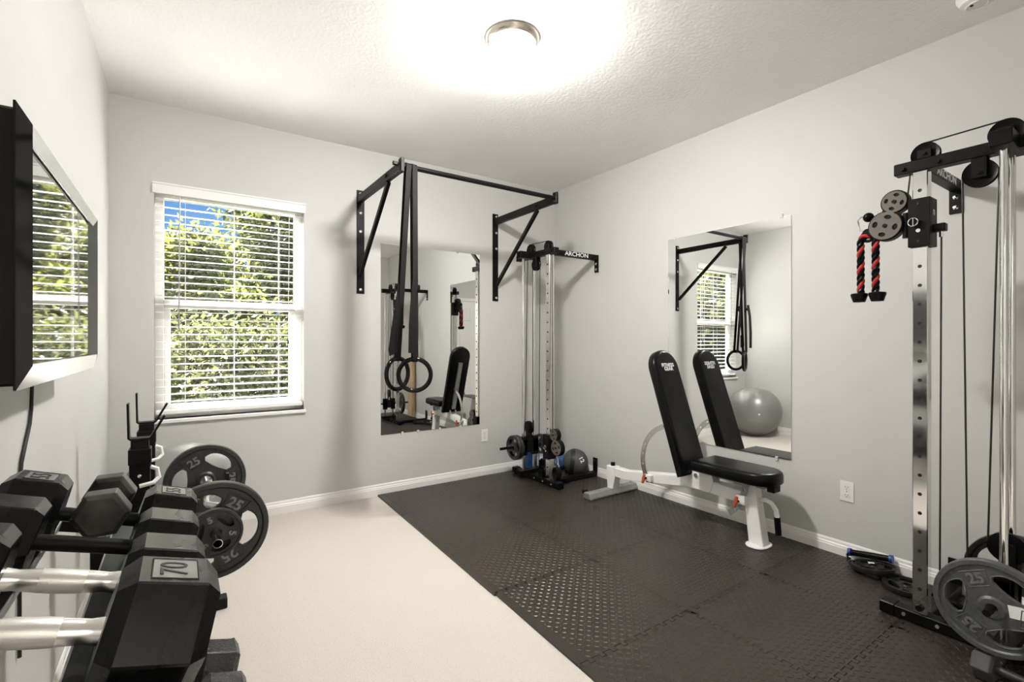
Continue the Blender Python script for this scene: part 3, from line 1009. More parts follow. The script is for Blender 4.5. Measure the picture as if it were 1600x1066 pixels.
# plates hung on the towers' pegs
weight_plate('large grey weight plate on the near cable tower, facing the room', pmx((2.405, 0.461, 0.2848 - 0.0045), (-1, 0, 0)), 0.165, 0.034, M['hammer'], '25', a0=radians(56), sticker=True)
weight_plate('large grey weight plate on the near tower, on the wall side peg', pmx((2.80, 0.461, 0.2848 - 0.0045), (-1, 0, 0)), 0.165, 0.034, M['hammer_dark'], '25', a0=0.5)
weight_plate('small weight plate on the far corner tower, outermost on its peg', pmx((2.400, 3.473, 0.312 - 0.0045), (-1, 0, 0)), 0.106, 0.024, M['hammer_dark'], '10', a0=0.2)
weight_plate('small weight plate on the far corner tower, behind the outermost one', pmx((2.428, 3.473, 0.312 - 0.0045), (-1, 0, 0)), 0.106, 0.024, M['hammer_dark'], '10', a0=0.9)
weight_plate('small weight plate on the far corner tower, on the wall side peg', pmx((2.695, 3.473, 0.312 - 0.0045), (1, 0, 0)), 0.090, 0.022, M['hammer_dark'], '5', a0=0.9)
weight_plate('small black weight plate lying on the mat beside the black grip handle', pmx((3.012, 1.030, MT + 0.0300), (0.051, 0.123, 0.99), 0.4, (0, 1, 0)), 0.100, 0.026, M['cast'], '10', a0=0.5, sticker=True)
weight_plate('small black weight plate lying on the mat against the near tower upright', pmx((2.945, 0.868, MT + 0.0135), (0, 0, 1), 1.2, (0, 1, 0)), 0.100, 0.026, M['cast'], '10', a0=1.1)

# tricep rope on the near tower
rp = thing('tricep_rope', 'red and black twisted tricep rope hanging from the near tower pulley', 'rope', (2.64, 0.925, 1.41))
RX = 2.640
strand_a, strand_b, topz = 0.955, 0.896, 1.697


def rope_path():
    pts = []
    n = 70
    for k in range(n + 1):
        s = k / n
        pts.append(s)
    return pts


def rope_center(s):
    # down one side, over the top, down the other
    Ltot = 2 * (topz - 1.4515) + pi * 0.0295
    l = s * Ltot
    side = topz - 1.4515
    if l < side:
        return Vector((RX, strand_a, 1.4515 + l))
    if l > Ltot - side:
        return Vector((RX, strand_b, 1.4515 + (Ltot - l)))
    a = (l - side) / 0.0295
    return Vector((RX, 0.9255 + 0.0295 * cos(a), topz + 0.0295 * sin(a)))


N_ = 220
for sidx in range(3):
    mb = MB()
    pts = []
    for k in range(N_ + 1):
        s = k / N_
        c = rope_center(s)
        c2 = rope_center(min(1, s + 0.002)) - rope_center(max(0, s - 0.002))
        d = c2.normalized()
        e1 = Vector((1, 0, 0))
        e2 = d.cross(e1)
        an = 2 * pi * (s * 7.2 + sidx / 3.0)
        pts.append(c + (e1 * cos(an) + e2 * sin(an)) * 0.0078)
    mb.tube(pts, 0.0084, 10)
    mb.build('rope_strand', M['red_rope'] if sidx == 0 else M['rubber'], rp)
for yy, s in ((strand_a, 1), (strand_b, -1)):
    MB().lathe([(0.0, 0.030), (0.022, 0.030), (0.033, 0.027), (0.0345, 0.019), (0.024, -0.013), (0.0, -0.015)], Matrix.Translation((RX, yy + s * 0.0065, 1.4305)), 24).build('end_stop', M['rubber'], rp)
MB().cyl((RX - 0.013, 0.9255, topz + 0.040), (RX + 0.013, 0.9255, topz + 0.040), 0.018).torus(0.024, 0.007, frame((RX, 0.9255, topz + 0.026), (1, 0, 0)), 24, 8).build('collar', M['rubber'], rp)
cb = [(RX, 0.931, topz + 0.045), (RX, 0.957, topz + 0.055), (RX, 0.967, topz + 0.105), (RX, 0.953, topz + 0.120), (RX, 0.934, topz + 0.112)]
MB().tube(cb, 0.0035, 8).build('carabiner', M['chrome'], rp)
MB().sphere((RX, 0.924, topz + 0.112), 0.022, 16, 10).build('cable_stop', M['rubber'], rp)

# ankle strap clipped to the far tower's low pulley
ak = thing('ankle_strap', 'black ankle strap hanging from a carabiner on the far tower', 'ankle strap', (2.56, 3.10, 0.03))
ax0, ay0 = 2.571, 3.099
MB().tube([(ax0, ay0 + 0.018, 0.215), (ax0, ay0 + 0.011, 0.270), (ax0, ay0, 0.282), (ax0, ay0 - 0.011, 0.270), (ax0, ay0 - 0.018, 0.215)], 0.0045, 8, closed=True).build('carabiner', M['chrome'], ak)
MB().torus(0.027, 0.0045, frame((ax0, ay0, 0.198), (1, 0, 0)), 28, 8).build('d_ring', M['chrome'], ak)
st = [(ax0, ay0 + 0.028 * sin(2 * pi * k / 20) * (1 + 0.2 * cos(2 * pi * k / 20)), 0.136 + 0.055 * cos(2 * pi * k / 20)) for k in range(20)]
MB().tube(st, 0, closed=True, flat=(0.050, 0.008, (1, 0, 0))).build('strap', M['webbing'], ak)

# blue foam roller and medicine ball in the corner
fr = thing('foam_roller', 'blue foam roller standing behind the corner cable tower', 'foam roller', (2.705, 3.66, 0))
mxr = Matrix.Translation((2.705, 3.66, 0.0))
MB().lathe([(0.030, MT), (0.066, MT), (0.068, MT + 0.006), (0.068, 0.32), (0.066, 0.326), (0.030, 0.326)], mxr, 32, closed=True).build('foam', M['blue'], fr)
mb = MB()
for k in range(10):
    mb.torus(0.066, 0.005, Matrix.Translation((2.705, 3.66, 0.04 + 0.028 * k)), 32, 6)
mb.build('ridge', M['blue'], fr)
fr2 = thing('foam_roller', 'blue foam roller lying on the floor behind the medicine ball', 'foam roller', (2.95, 3.56, 0))
MB().lathe([(0.02, 0), (0.062, 0), (0.064, 0.006), (0.064, 0.33), (0.062, 0.336), (0.02, 0.336)], frame((2.785, 3.56, MT + 0.066), (1, 0.0, 0)), 32, closed=True).build('foam', M['blue'], fr2)
MB().lathe([(0.0, 0), (0.06, 0), (0.06, 0.004), (0.0, 0.004)], frame((2.780, 3.56, MT + 0.066), (1, 0.0, 0)), 24).build('end_cap', M['dark_print'], fr2)

mbl = thing('medicine_ball', 'dark grey medicine ball with black stripe and number 12', 'medicine ball', (2.985, 3.325, MT))
bc, br = Vector((2.985, 3.335, MT + 0.1165)), 0.116
MB().sphere(bc, br, 40, 20).build('shell', M['med_grey'], mbl)
tocam = (Vector((0, 0, 1.235)) - bc).normalized()
sx = Vector((0.80, -0.60, 0.0))
ax_b = (Vector((-0.45, 0.88, 0.05)) + tocam * 0.62).normalized()
prof = [((br + 0.0012) * cos(-0.30 + 0.017 * k), (br + 0.0012) * sin(-0.30 + 0.017 * k)) for k in range(-10, 11)]
MB().lathe(prof + [(prof[-1][0] - 0.006, prof[-1][1]), (prof[0][0] - 0.006, prof[0][1])], frame(bc, (0.80, -0.62, -0.12)), 64, closed=True).build('stripe', M['dark_print'], mbl)
tn = (tocam + Vector((0.45, -0.32, 0.18))).normalized()
text_part('lettering', '12', 0.056, 0.0012, M['print'], mbl, frame(bc + tn * (br - 0.0015), tn, (0.30, -0.1, -0.95)), bold=0.0012)

# grip handle on the floor by the right wall
gh = thing('grip_handle', 'black foam pulley handle with blue ends on the mat by the baseboard', 'handle', (3.07, 1.05, MT))
h0, h1 = Vector((3.082, 1.160, 0.060)), Vector((3.087, 0.985, 0.086))
MB().cyl(h0, h1, 0.0165, seg=18).build('grip', M['rubber'], gh)
dv = (h1 - h0).normalized()
for p, s in ((h0, -1), (h1, 1)):
    MB().cyl(p, p + dv * s * 0.014, 0.021, seg=18).build('end_cap', M['navy'], gh)
MB().tube([h0 - dv * 0.008, h0 + Vector((-0.03, 0.012, -0.018)), h0 + Vector((-0.052, 0.0, -0.022)), h0 + Vector((-0.058, -0.02, -0.022))], 0, flat=(0.026, 0.003, (0, 0, 1))).build('webbing', M['webbing'], gh)
MB().torus(0.017, 0.0028, frame((3.008, 1.128, MT + 0.0195), (0.8, 0.5, 0.2)), 24, 8).build('ring', M['chrome'], gh)

# wooden board leaning by the near tower (seen in the back mirror)
wb = MB().box(XR - 0.045, XR - 0.020, 0.06, 0.30, MT + 0.001, 0.90).build('wooden_board', M['wood'], smooth=0, bevel=0.002)
tag(wb, 'pale wooden board standing against the right wall beyond the near tower', 'board')


# ------------------------------------------------------------------ weight bench
BX = 2.868
be = thing('weight_bench', 'adjustable weight bench with black vinyl pads and white steel frame', 'weight bench', (BX, 2.1, MT))


def pad(name, L, wd, th, mx, both):
    """rounded-end pad, local x = width, y = length, z = thickness"""
    r = wd / 2
    pts = []
    if both:
        rc = 0.118
        for cx, cy, a0 in ((r - rc, L - rc, 0), (-r + rc, L - rc, pi / 2)):
            pts += [(cx + rc * cos(a0 + pi / 2 * k / 8), cy + rc * sin(a0 + pi / 2 * k / 8)) for k in range(9)]
    else:
        pts = [(r * cos(pi * k / 20), L - r + r * sin(pi * k / 20)) for k in range(21)]
    pts += [(-r, 0), (r, 0)]
    c = Vector((0, L * 0.5))
    lay = [(0.010, 0.0), (0.0, 0.010), (0.0, th - 0.022), (0.005, th - 0.010), (0.016, th - 0.002), (0.030, th)]
    vs, fs = [], []
    n = len(pts)
    base = [Vector(p) for p in pts]
    for ins, z in lay:
        for p in (shrink(base, ins) if ins > 0 else base):
            vs.append((p.x, p.y, z))
    for a in range(len(lay) - 1):
        for k in range(n):
            k2 = (k + 1) % n
            fs.append((a * n + k, a * n + k2, (a + 1) * n + k2, (a + 1) * n + k))
    fs.append(tuple(range(n))[::-1])
    fs.append(tuple((len(lay) - 1) * n + k for k in range(n)))
    return MB().add(vs, fs, mx).build(name, M['vinyl'], be, smooth=50)


# backrest: front face passes (Y 2.005, z .35), leaning back
ANG = radians(71.5)
bdir = Vector((0, cos(ANG), sin(ANG)))
bn = Vector((0, -sin(ANG), cos(ANG)))           # front face normal, towards the seat
b0 = Vector((BX, 1.988, 0.345))                 # bottom of the front face
TH = 0.068
bm_ = Matrix((Vector((-1, 0, 0)), bdir, bn)).transposed().to_4x4()
if bm_.determinant() < 0:
    bm_ = Matrix((Vector((1, 0, 0)), bdir, bn)).transposed().to_4x4()
bm_.translation = b0 - bn * TH
br_ = pad('backrest', 0.875, 0.268, TH, bm_, False)
tm = Matrix((Vector((1, 0, 0)), bdir, bn)).transposed().to_4x4()
tm.translation = b0 + bdir * 0.757 + bn * 0.0004 + Vector((0.004, 0, 0))
text_part('lettering', 'FITNESS', 0.036, 0.0005, M['print'], br_, tm @ Matrix.Shear('XZ', 4, (0, 0)), bold=0.0010, sx=1.05)
tm2 = tm.copy()
tm2.translation = tm.translation - bdir * 0.028
text_part('lettering', 'GEAR', 0.036, 0.0005, M['print'], br_, tm2, bold=0.0010, sx=1.05)
# back supports
bk = MB()
q0 = b0 - bn * (TH + 0.0155) + bdir * 0.06
bk.bar(q0, q0 + bdir * 0.62, 0.05, 0.030, bn)
bk.build('back_channel', M['grey_steel'], be, smooth=0, bevel=0.002)
mb = MB()
for s in (0.12, 0.58):
    qq = b0 - bn * (TH + 0.006) + bdir * s
    mb.bar(qq - Vector((0.075, 0, 0)), qq + Vector((0.075, 0, 0)), 0.02, 0.010, bn)
mb.build('back_bracket', M['black'], be, smooth=0)
# seat
sm = Matrix(((1, 0, 0, BX), (0, -1, 0, 1.945), (0, 0, 1, 0.392), (0, 0, 0, 1)))
sm = sm @ Matrix.Rotation(radians(0.5), 4, 'X')
vs_m = Matrix(((-1, 0, 0, BX), (0, -1, 0, 1.945), (0, 0, 1, 0.392), (0, 0, 0, 1)))
pad('seat', 0.505, 0.262, 0.074, vs_m, True)
mb = MB().bar((BX, 1.93, 0.372), (BX, 1.52, 0.372), 0.045, 0.030)
mb.build('seat_channel', M['grey_steel'], be, smooth=0, bevel=0.002)
MB().box(BX - 0.035, BX + 0.035, 1.455, 1.50, 0.352, 0.391).build('channel_cap', M['black'], be, smooth=0, bevel=0.003)
mb = MB()
for s in (-1, 1):
    mb.box(BX + s * 0.045 - 0.004, BX + s * 0.045 + 0.004, 1.60, 1.70, 0.355, 0.391)
mb.build('seat_bracket', M['grey_steel'], be, smooth=0, bevel=0.002)
# frame: rear post, kinked main rail, front post
fx = 0.034
rail = MB()
def side(poly, x0, x1):
    """polygon in (Y,z), extruded along x"""
    rail.prism(poly, x0, x1, Matrix(((0, 0, 1, 0), (1, 0, 0, 0), (0, 1, 0, 0), (0, 0, 0, 1))))
side([(2.735, 0.165), (2.735, 0.232), (2.60, 0.232), (2.06, 0.318), (1.90, 0.330), (1.58, 0.312), (1.58, 0.235), (1.90, 0.250), (2.06, 0.243), (2.60, 0.158)], BX - fx, BX + fx)
rail.build('main_rail', M['white'], be, smooth=0, bevel=0.004)
rail = MB()
side([(2.785, 0.058), (2.795, 0.236), (2.715, 0.236), (2.700, 0.170), (2.725, 0.058)], BX - fx - 0.001, BX + fx + 0.001)
rail.build('rear_post', M['white'], be, smooth=0, bevel=0.004)
rail = MB()
side([(1.640, 0.28), (1.640, 0.372), (1.575, 0.372), (1.520, MT + 0.006), (1.610, MT + 0.006)], BX - fx - 0.002, BX + fx + 0.002)
rail.build('front_post', M['white'], be, smooth=0, bevel=0.004)
rail = MB()
for x in (BX - fx - 0.007, BX + fx + 0.001):
    side([(2.10, 0.262), (2.09, 0.352), (1.99, 0.372), (1.92, 0.384), (1.855, 0.376), (1.845, 0.33), (1.86, 0.268), (1.88, 0.252)], x, x + 0.006)
gs = rail.build('gusset_plate', M['white'], be, smooth=0)
MB().cyl((BX - fx - 0.016, 1.965, 0.345), (BX + fx + 0.016, 1.965, 0.345), 0.014, seg=14).build('pivot_bolt', M['chrome'], gs)
pts = []
for k in range(28):
    a = 2 * pi * k / 28
    pts.append((BX - 0.008 + 0.084 * (abs(cos(a)) ** 0.75) * (1 if cos(a) > 0 else -1), 1.562 + 0.062 * (abs(sin(a)) ** 0.9) * (1 if sin(a) > 0 else -1)))
MB().prism(pts, MT + 0.0005, MT + 0.007).build('foot_plate', M['white'], be, bevel=0.0015)
# rear foot
mb = MB()
mb.prism([(-0.045, 0.0), (0.040, 0.0), (0.040, 0.012), (0.028, 0.046), (-0.028, 0.046), (-0.045, 0.012)], 2.62, 3.085, Matrix(((0, 0, 1, 0), (1, 0, 0, 2.757), (0, 1, 0, MT + 0.0015), (0, 0, 0, 1))))
mb.build('rear_foot', M['grey_steel'], be, smooth=0, bevel=0.002)
for x0, x1 in ((2.585, 2.621), (3.084, 3.112)):
    MB().prism([(-0.05, 0.0), (0.044, 0.0), (0.044, 0.012), (0.030, 0.05), (-0.030, 0.05), (-0.05, 0.012)], x0, x1, Matrix(((0, 0, 1, 0), (1, 0, 0, 2.757), (0, 1, 0, MT + 0.0005), (0, 0, 0, 1)))).build('foot_cap', M['grey_steel'], be, smooth=0, bevel=0.004)
MB().box(2.60, 2.64, 2.80, 2.83, MT + 0.03, MT + 0.055).build('foot_clip', M['black'], be, smooth=0, bevel=0.003)
MB().cyl((BX, 2.755, 0.236), (BX, 2.755, 0.262), 0.017, seg=8).build('rear_knob', M['black'], be)
# perforated adjustment arc of the backrest


def arc_plate(name, cy, cz, r, a0, a1, w, x0, th, nh):
    outer, inner, hs = [], [], []
    n = 30
    for k in range(n + 1):
        a = a0 + (a1 - a0) * k / n
        outer.append((cy + (r + w / 2) * cos(a), cz + (r + w / 2) * sin(a)))
        inner.append((cy + (r - w / 2) * cos(a), cz + (r - w / 2) * sin(a)))
    for k in range(nh):
        a = a0 + (a1 - a0) * (k + 0.7) / (nh + 0.4)
        hs.append(circ(cy + r * cos(a), cz + r * sin(a), w * 0.23, 12))
    return MB().prism(outer + inner[::-1], x0, x0 + th, Matrix(((0, 0, 1, 0), (1, 0, 0, 0), (0, 1, 0, 0), (0, 0, 0, 1))), holes=hs).build(name, M['grey_steel' if nh < 4 else 'brushed'], be, smooth=30)


arc_plate('back_arc', 2.135, 0.372, 0.272, radians(-36), radians(84), 0.036, BX - fx - 0.020, 0.008, 7)
MB().box(BX - fx - 0.034, BX - fx, 2.325, 2.375, 0.215, 0.262).build('arc_guide', M['white'], be, smooth=0, bevel=0.003)


def tknob(y, z, x):
    k = MB().cyl((x, y, z), (x - 0.024, y, z), 0.008, seg=12).build('pin_shaft', M['black'], be)
    MB().prism([(-0.008, -0.036), (0.008, -0.036), (0.011, 0), (0.008, 0.036), (-0.008, 0.036), (-0.011, 0)], 0, 0.014,
               Matrix(((0, 0, -1, x - 0.022), (cos(0.25), -sin(0.25), 0, y), (sin(0.25), cos(0.25), 0, z), (0, 0, 0, 1)))).build('pin_handle', M['orange'], k, bevel=0.003)


tknob(2.362, 0.238, BX - fx - 0.034)
arc_plate('seat_arc', 1.895, 0.385, 0.275, radians(180), radians(232), 0.036, BX - fx - 0.022, 0.008, 3).name = 'seat_arc'
MB().box(BX - fx - 0.036, BX - fx, 1.615, 1.675, 0.245, 0.300).build('seat_arc_guide', M['white'], be, smooth=0, bevel=0.003)
tknob(1.655, 0.262, BX - fx - 0.036)
# carry handle on the front post
hp = [(BX + 0.01, 1.565, 0.275), (BX + 0.01, 1.530, 0.288), (BX + 0.01, 1.495, 0.278), (BX + 0.01, 1.470, 0.245), (BX + 0.01, 1.462, 0.200)]
MB().tube(hp, 0.0135, 14).build('carry_handle', M['white'], be)
MB().tube([(BX + 0.01, 1.463, 0.205), (BX + 0.01, 1.455, 0.105)], 0.0175, 14).build('handle_grip', M['rubber'], be)

# ------------------------------------------------------------------ television on the left wall
tv = thing('television', 'black wall mounted television with silver bottom trim above the dumbbells', 'television', (-0.30, 1.83, 1.13))
MB().box(-0.325, -0.2505, 1.268, 2.225, 1.150, 1.672).build('housing', M['black'], tv, smooth=0, bevel=0.006)
BY0, BY1, BZ0, BZ1 = 1.255, 2.240, 1.142, 1.680      # back rim of the bevelled frame
FY0, FY1, FZ0, FZ1 = 1.300, 2.200, 1.187, 1.654      # front rim
XB_, XF_, XS_ = -0.250, -0.235, -0.2475


def bez(name, quad, m, thick=0.004):
    q = [Vector(p) for p in quad]
    n = (q[1] - q[0]).cross(q[2] - q[0]).normalized()
    if n.x < 0:
        n = -n
    b = [p - n * thick for p in q]
    MB().add(q + b, [(0, 1, 2, 3), (7, 6, 5, 4), (0, 4, 5, 1), (1, 5, 6, 2), (2, 6, 7, 3), (3, 7, 4, 0)]).build(name, m, tv, smooth=0)


bez('side_bezel', [(XB_, BY0, BZ0), (XB_, BY0, BZ1), (XF_, FY0, FZ1), (XF_, FY0, FZ0)], M['gloss_black'])
bez('side_bezel', [(XB_, BY1, BZ1), (XB_, BY1, BZ0), (XF_, FY1, FZ0), (XF_, FY1, FZ1)], M['gloss_black'])
bez('inner_bezel', [(XF_, FY1, FZ1), (XF_, FY1, FZ0), (XS_, 2.085, FZ0), (XS_, 2.085, FZ1)], M['black'])
bez('top_bezel', [(XB_, BY0, BZ1), (XB_, BY1, BZ1), (XF_, FY1, FZ1), (XF_, FY0, FZ1)], M['gloss_black'])
bez('top_trim', [(XF_, FY0, FZ1), (XF_, FY1, FZ1), (XF_ - 0.006, FY1, 1.622), (XF_ - 0.006, FY0, 1.622)], M['tv_silver'])
bez('speaker_trim', [(XB_, BY1, BZ0), (XB_, BY0, BZ0), (XF_, FY0, FZ0 + 0.002), (XF_, FY1, FZ0 + 0.002)], M['tv_silver'])
MB().box(-0.2502, XS_, FY0 + 0.003, 2.087, FZ0, 1.648).build('screen', M['screen'], tv, smooth=0)
MB().box(XL + 0.0005, -0.325, 1.66, 2.00, 1.28, 1.58).build('wall_mount', M['black'], tv, smooth=0)
pc = MB()
cp_ = [(-0.338, 1.915, 1.20), (-0.347, 1.912, 1.12), (-0.349, 1.912, 1.04), (-0.349, 1.895, 1.00), (-0.349, 1.850, 0.955), (-0.349, 1.808, 0.91), (-0.349, 1.795, 0.86), (-0.349, 1.79, 0.70), (-0.349, 1.79, 0.40)]
pcd = pc.tube(cp_, 0.0045, 8).build('power_cord', M['cable'])
tag(pcd, 'black power cord hanging down the left wall below the television', 'cord')

# ------------------------------------------------------------------ exercise ball
eb = thing('exercise_ball', 'large silver grey exercise ball in the corner under the window', 'exercise ball', (0.02, 3.455, 0))
rB = 0.32
prof = [(max(0, rB * sin(pi * k / 36)) if 0 < k < 36 else 0.0, -rB * 0.985 * cos(pi * k / 36)) for k in range(37)]
MB().lathe(prof, Matrix.Translation((0.02, 3.455, rB * 0.985)), 64).build('ball_skin', M['ball'], eb)
mb = MB()
for k in range(-9, 10):
    zz = k * 0.011
    mb.torus(sqrt(rB * rB - zz * zz) - 0.0005, 0.0012, Matrix.Translation((0.02, 3.455, rB * 0.985 + zz)), 64, 5)
mb.build('groove_ring', M['ball'], eb)
MB().cyl((0.02 + 0.25, 3.455 - 0.195, rB * 0.985), (0.02 + 0.256, 3.455 - 0.2, rB * 0.985), 0.012).build('valve_plug', M['white'], eb)

# ------------------------------------------------------------------ barbell stand with curl bar
bs = thing('barbell_stand', 'black barbell stand with two upright posts beside the window', 'barbell stand', (-0.115, 2.4, 0))
for py in (2.20, 2.62):
    px = -0.118
    po = MB().box(px - 0.030, px + 0.030, py - 0.030, py + 0.030, 0.05, 0.83).build('post', M['black'], bs, smooth=0, bevel=0.003)
    MB().box(px - 0.033, px + 0.033, py - 0.033, py + 0.033, 0.795, 0.850).build('post_collar', M['black'], po, smooth=0, bevel=0.003)
    MB().lathe([(0, 0), (0.007, 0), (0.006, 0.004), (0, 0.006)], frame((px, py - 0.030, 0.755), (0, -1, 0)), 12).build('bolt', M['chrome'], po)
    MB().box(px - 0.026, px + 0.026, py - 0.024, py + 0.024, 0.83, 0.878).build('saddle_post', M['black'], po, smooth=0)
    sd_ = [(px - 0.034, py, 1.012), (px - 0.032, py, 0.890), (px - 0.026, py, 0.884), (px + 0.028, py, 0.884), (px + 0.034, py, 0.890), (px + 0.072, py, 0.962)]
    MB().tube(sd_, 0, flat=(0.045, 0.007, (0, 1, 0))).build('saddle', M['black'], po, smooth=30)
    hk = [(px + 0.031, py - 0.02, 0.782), (px + 0.050, py - 0.02, 0.772), (px + 0.056, py - 0.02, 0.742), (px + 0.040, py - 0.04, 0.728), (px + 0.0, py - 0.045, 0.722)]
    MB().tube(hk, 0.0075, 10).build('peg_hook', M['white'], po)
    # safety arm that carries the curl bar
    MB().bar((px + 0.030, py, 0.565), (0.186, py, 0.565), 0.034, 0.022).box(0.176, 0.190, py - 0.017, py + 0.017, 0.56, 0.62).build('safety_arm', M['black'], po, smooth=0, bevel=0.002)
    MB().box(px - 0.17, px + 0.30, py - 0.03, py + 0.03, 0.0005, 0.05).build('foot_bar', M['black'], bs, smooth=0, bevel=0.004)
MB().box(-0.118 - 0.025, -0.118 + 0.025, 2.23, 2.59, 0.10, 0.15).build('cross_member', M['black'], bs, smooth=0, bevel=0.003)

BXc, BZc = 0.100, 0.590
eb_ = thing('curl_bar', 'chrome zigzag curl bar resting on the black stand', 'curl bar', (BXc, 2.31, 0.57))
zig = [(BXc, 1.80), (BXc, 2.035), (BXc - 0.005, 2.07), (BXc + 0.055, 2.15), (BXc + 0.055, 2.17), (BXc - 0.01, 2.26), (BXc - 0.01, 2.36), (BXc + 0.055, 2.45), (BXc + 0.055, 2.47), (BXc - 0.005, 2.55), (BXc, 2.585), (BXc, 2.83)]
MB().tube([(x, y, BZc) for x, y in zig], 0.0125, 14).build('shaft', M['brushed'], eb_)
for yy in (1.985, 2.645):
    MB().lathe([(0.0128, -0.012), (0.024, -0.012), (0.024, 0.012), (0.0128, 0.012)], frame((BXc, yy, BZc), (0, 1, 0)), 24, closed=True).build('collar', M['chrome'], eb_)
MB().cyl((BXc, 1.80, BZc), (BXc, 1.895, BZc), 0.0138, seg=16).build('thread_sleeve', M['chrome'], eb_)
zc = BZc - 0.0038
weight_plate('large grey weight plate on the curl bar end nearest the dumbbells', pmx((BXc, 1.952, zc), (0, -1, 0)), 0.165, 0.034, M['hammer_dark'], '25', a0=radians(-6))
weight_plate('large grey weight plate on the curl bar end nearest the window', pmx((BXc, 2.678, zc), (0, -1, 0)), 0.165, 0.034, M['hammer_dark'], '25', a0=radians(58))
weight_plate('small grey weight plate in front of the large one on the curl bar', pmx((BXc, 1.920, zc), (0, -1, 0)), 0.082, 0.022, M['hammer_dark'], '5', a0=radians(50), nsize=0.03)

# ------------------------------------------------------------------ dumbbell rack
TILT = radians(17.0)
rk = thing('dumbbell_rack', 'black two tier dumbbell rack along the left wall', 'dumbbell rack', (-0.14, 1.1, 0))


def tilt_mx(xc, y, zc):
    """local x along the dumbbell axis (towards the room, sloping down), y = along the wall, z = up"""
    return Matrix.Translation((xc, y, zc)) @ Matrix.Rotation(TILT, 4, 'Y')


RY0, RY1 = 0.30, 1.72
for xc, zc_, hw in ((-0.14, 0.746, 0.16), (-0.03, 0.325, 0.14)):
    mx = tilt_mx(xc, 0, zc_)
    for a, b in ((-hw - 0.01, -hw + 0.045), (0.0, hw - 0.02)):
        MB().box(a, b, RY0, RY1, -0.004, 0.0, mx).box(a if a < 0 else b - 0.004, (a + 0.004) if a < 0 else b, RY0, RY1, -0.04, -0.004, mx).build('rail', M['black'], rk, smooth=0)
        inner = b if a < 0 else a
        MB().box(inner - 0.003, inner + 0.003, RY0, RY1, -0.035, -0.0045, mx).build('rail_lip', M['grey_steel'], rk, smooth=0)
for yy in (0.32, 1.70):
    p = MB()
    p.box(-0.195, -0.135, yy - 0.025, yy + 0.025, 0.0405, 0.70)
    p.build('post', M['black'], rk, smooth=0, bevel=0.003)
    MB().box(-0.335, 0.16, yy - 0.025, yy + 0.025, 0.0005, 0.04).build('foot', M['black'], rk, smooth=0, bevel=0.004)
    for xc, zc_, hw in ((-0.14, 0.746, 0.16), (-0.03, 0.325, 0.14)):
        MB().box(-hw, hw - 0.02, yy - 0.012, yy + 0.012, -0.036, -0.005, tilt_mx(xc, 0, zc_)).build('tray_end', M['black'], rk, smooth=0, bevel=0.002)


def hex_head(mb, x0, x1, side, rot=0.0, cham=0.16, shrink_=0.80, mx=None):
    """hexagonal head between x0 and x1 along local x, flat side up when rot = 0"""
    L = x1 - x0
    rings = [(x0, shrink_), (x0 + L * cham, 1.0), (x1 - L * cham, 1.0), (x1, shrink_)]
    vs, fs = [], []
    for x, s in rings:
        for k in range(6):
            a = rot + pi / 3 * k
            vs.append((x, side * s * cos(a), side * s * sin(a)))
    for r in range(3):
        for k in range(6):
            k2 = (k + 1) % 6
            fs.append((r * 6 + k, r * 6 + k2, (r + 1) * 6 + k2, (r + 1) * 6 + k))
    fs.append(tuple(range(6))[::-1])
    fs.append(tuple(18 + k for k in range(6)))
    mb.add(vs, fs, mx)
    return mb


def dumbbell(label, mx, side, head, grip, hm, handle, num=None, rotl=0.0, group='dumbbells on the upper tier', cham=0.16, rotr=0.0, bev=0.0025):
    t = thing('hex_dumbbell', label, 'dumbbell', mx=mx, group=group)
    g = grip / 2
    for s, ro in ((-1, rotl), (1, rotr)):
        mb = MB()
        x0, x1 = (g, g + head) if s > 0 else (-g - head, -g)
        hex_head(mb, x0, x1, side, ro, cham)
        hd = mb.build('head', hm, t, world=False, smooth=0, bevel=bev)
        if num and ro == 0.0:
            zt = side * 0.8660
            cx = (x0 + x1) / 2
            lw, lh = head * 0.23, side * 0.36
            fr_ = MB()
            loop = [(cx - lw, -lh, zt), (cx + lw, -lh, zt), (cx + lw, lh, zt), (cx - lw, lh, zt)]
            fr_.tube(loop, 0.0016, 4, closed=True)
            MB().box(cx - lw, cx + lw, -lh, lh, zt - 0.001, zt + 0.0005).build('number_panel', M['silver_panel'], hd, world=False, smooth=0)
            fr_.build('number_frame', M['dark_print'], hd, world=False)
            text_part('lettering', num, side * 0.52, 0.0008, M['dark_print'], hd,
                      Matrix(((0, -1, 0, cx), (1, 0, 0, 0), (0, 0, 1, zt + 0.0008), (0, 0, 0, 1))), world=False, bold=-0.0002, sx=1.0)
    if handle == 'contour':
        prof = []
        n = 20
        for k in range(n + 1):
            u = k / n
            r = 0.0150 + 0.0040 * sin(pi * u) ** 1.2 + 0.0035 * max(0, (abs(u - 0.5) - 0.40) / 0.1)
            prof.append((r, -g + grip * u))
        h = MB().lathe(prof, frame((0, 0, 0), (1, 0, 0)), 28).build('handle', M['brushed'], t, world=False, smooth=60)
        bp = [(0.0150 + 0.0040 * sin(pi * u) ** 1.2 + 0.0003, -g + grip * u) for u in [0.3 + 0.02 * k for k in range(21)]]
        MB().lathe([(bp[0][0] - 0.002, bp[0][1])] + bp + [(bp[-1][0] - 0.002, bp[-1][1])], frame((0, 0, 0), (1, 0, 0)), 28, closed=True).build('knurl_band', M['knurl'], h, world=False, smooth=60)
    else:
        MB().cyl((-g - 0.002, 0, 0), (g + 0.002, 0, 0), 0.0150, seg=24).build('handle', handle, t, world=False)
    return t


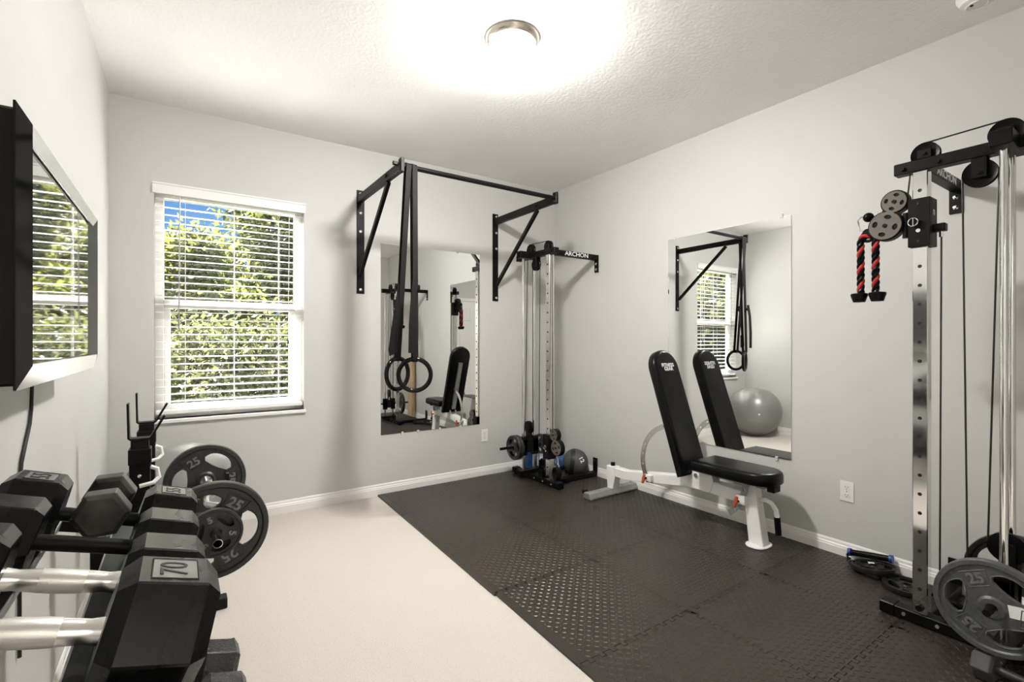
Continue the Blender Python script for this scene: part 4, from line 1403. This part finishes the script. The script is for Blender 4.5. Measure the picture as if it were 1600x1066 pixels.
# upper tier; axis height follows from the head size on the sloping rails
def upper(y, side, xc=-0.14):
    zc_ = 0.746 + side * 0.866 / cos(TILT) + 0.0015
    zc_ -= (xc + 0.14) * math.tan(TILT)
    return tilt_mx(xc, y, zc_)


dumbbell('black rubber hex dumbbell marked 70 with contoured chrome handle, nearest the camera', upper(0.895, 0.101, -0.166), 0.101, 0.128, 0.155, M['hex_rubber'], 'contour', '70')
dumbbell('black rubber hex dumbbell with contoured chrome handle, second from the camera', upper(1.098, 0.086, -0.162), 0.086, 0.118, 0.150, M['hex_rubber'], 'contour', None)
dumbbell('black hex dumbbell with straight black handle just in front of the one marked 55', upper(1.280, 0.084, -0.156), 0.084, 0.110, 0.145, M['hex_rubber'], M['black'], None)
dumbbell('black hex dumbbell marked 55 with straight black handle at the far end of the tier', upper(1.456, 0.0875, -0.152), 0.0875, 0.108, 0.140, M['hex_rubber'], M['black'], '55')
sm_mx = Matrix.Translation((-0.140, 1.456, 0.0)) @ Matrix.Rotation(pi / 2, 4, 'Z')
zD = (upper(1.456, 0.0875, -0.152) @ Vector((0.005, 0, 0.0150))).z
sm_mx.translation.z = zD + 0.0175
dumbbell('small worn iron hex dumbbell lying crosswise on top of the black handles', sm_mx, 0.052, 0.056, 0.100, M['worn_iron'], M['chrome'], None, group='small dumbbells', cham=0.10, bev=0.002)

# lower tier: rough hammered iron dumbbells
def lower(y, side):
    return tilt_mx(-0.03, y, 0.325 + side * 0.866 / cos(TILT) + 0.0015)


for y, side, lab in ((1.52, 0.070, 'hammered iron hex dumbbell on the lower tier, farthest from the camera'),
                     (1.345, 0.074, 'hammered iron hex dumbbell on the lower tier, second from its far end'),
                     (1.165, 0.078, 'hammered iron hex dumbbell on the lower tier, third from its far end'),
                     (0.975, 0.082, 'hammered iron hex dumbbell on the lower tier, fourth from its far end')):
    dumbbell(lab, lower(y, side), side, 0.095, 0.125, M['rough_iron'], M['worn_iron'], None, group='dumbbells on the lower tier', cham=0.14)

# dumbbell on the mat at the foot of the near tower
dumbbell('dark grey hex dumbbell on the mat below the near tower weight plate', Matrix.Translation((2.40, 0.40, MT + 0.0475)) @ Matrix.Rotation(radians(84), 4, 'Z'), 0.054, 0.060, 0.105, M['med_grey'], M['worn_iron'], None, group='small dumbbells', cham=0.12)
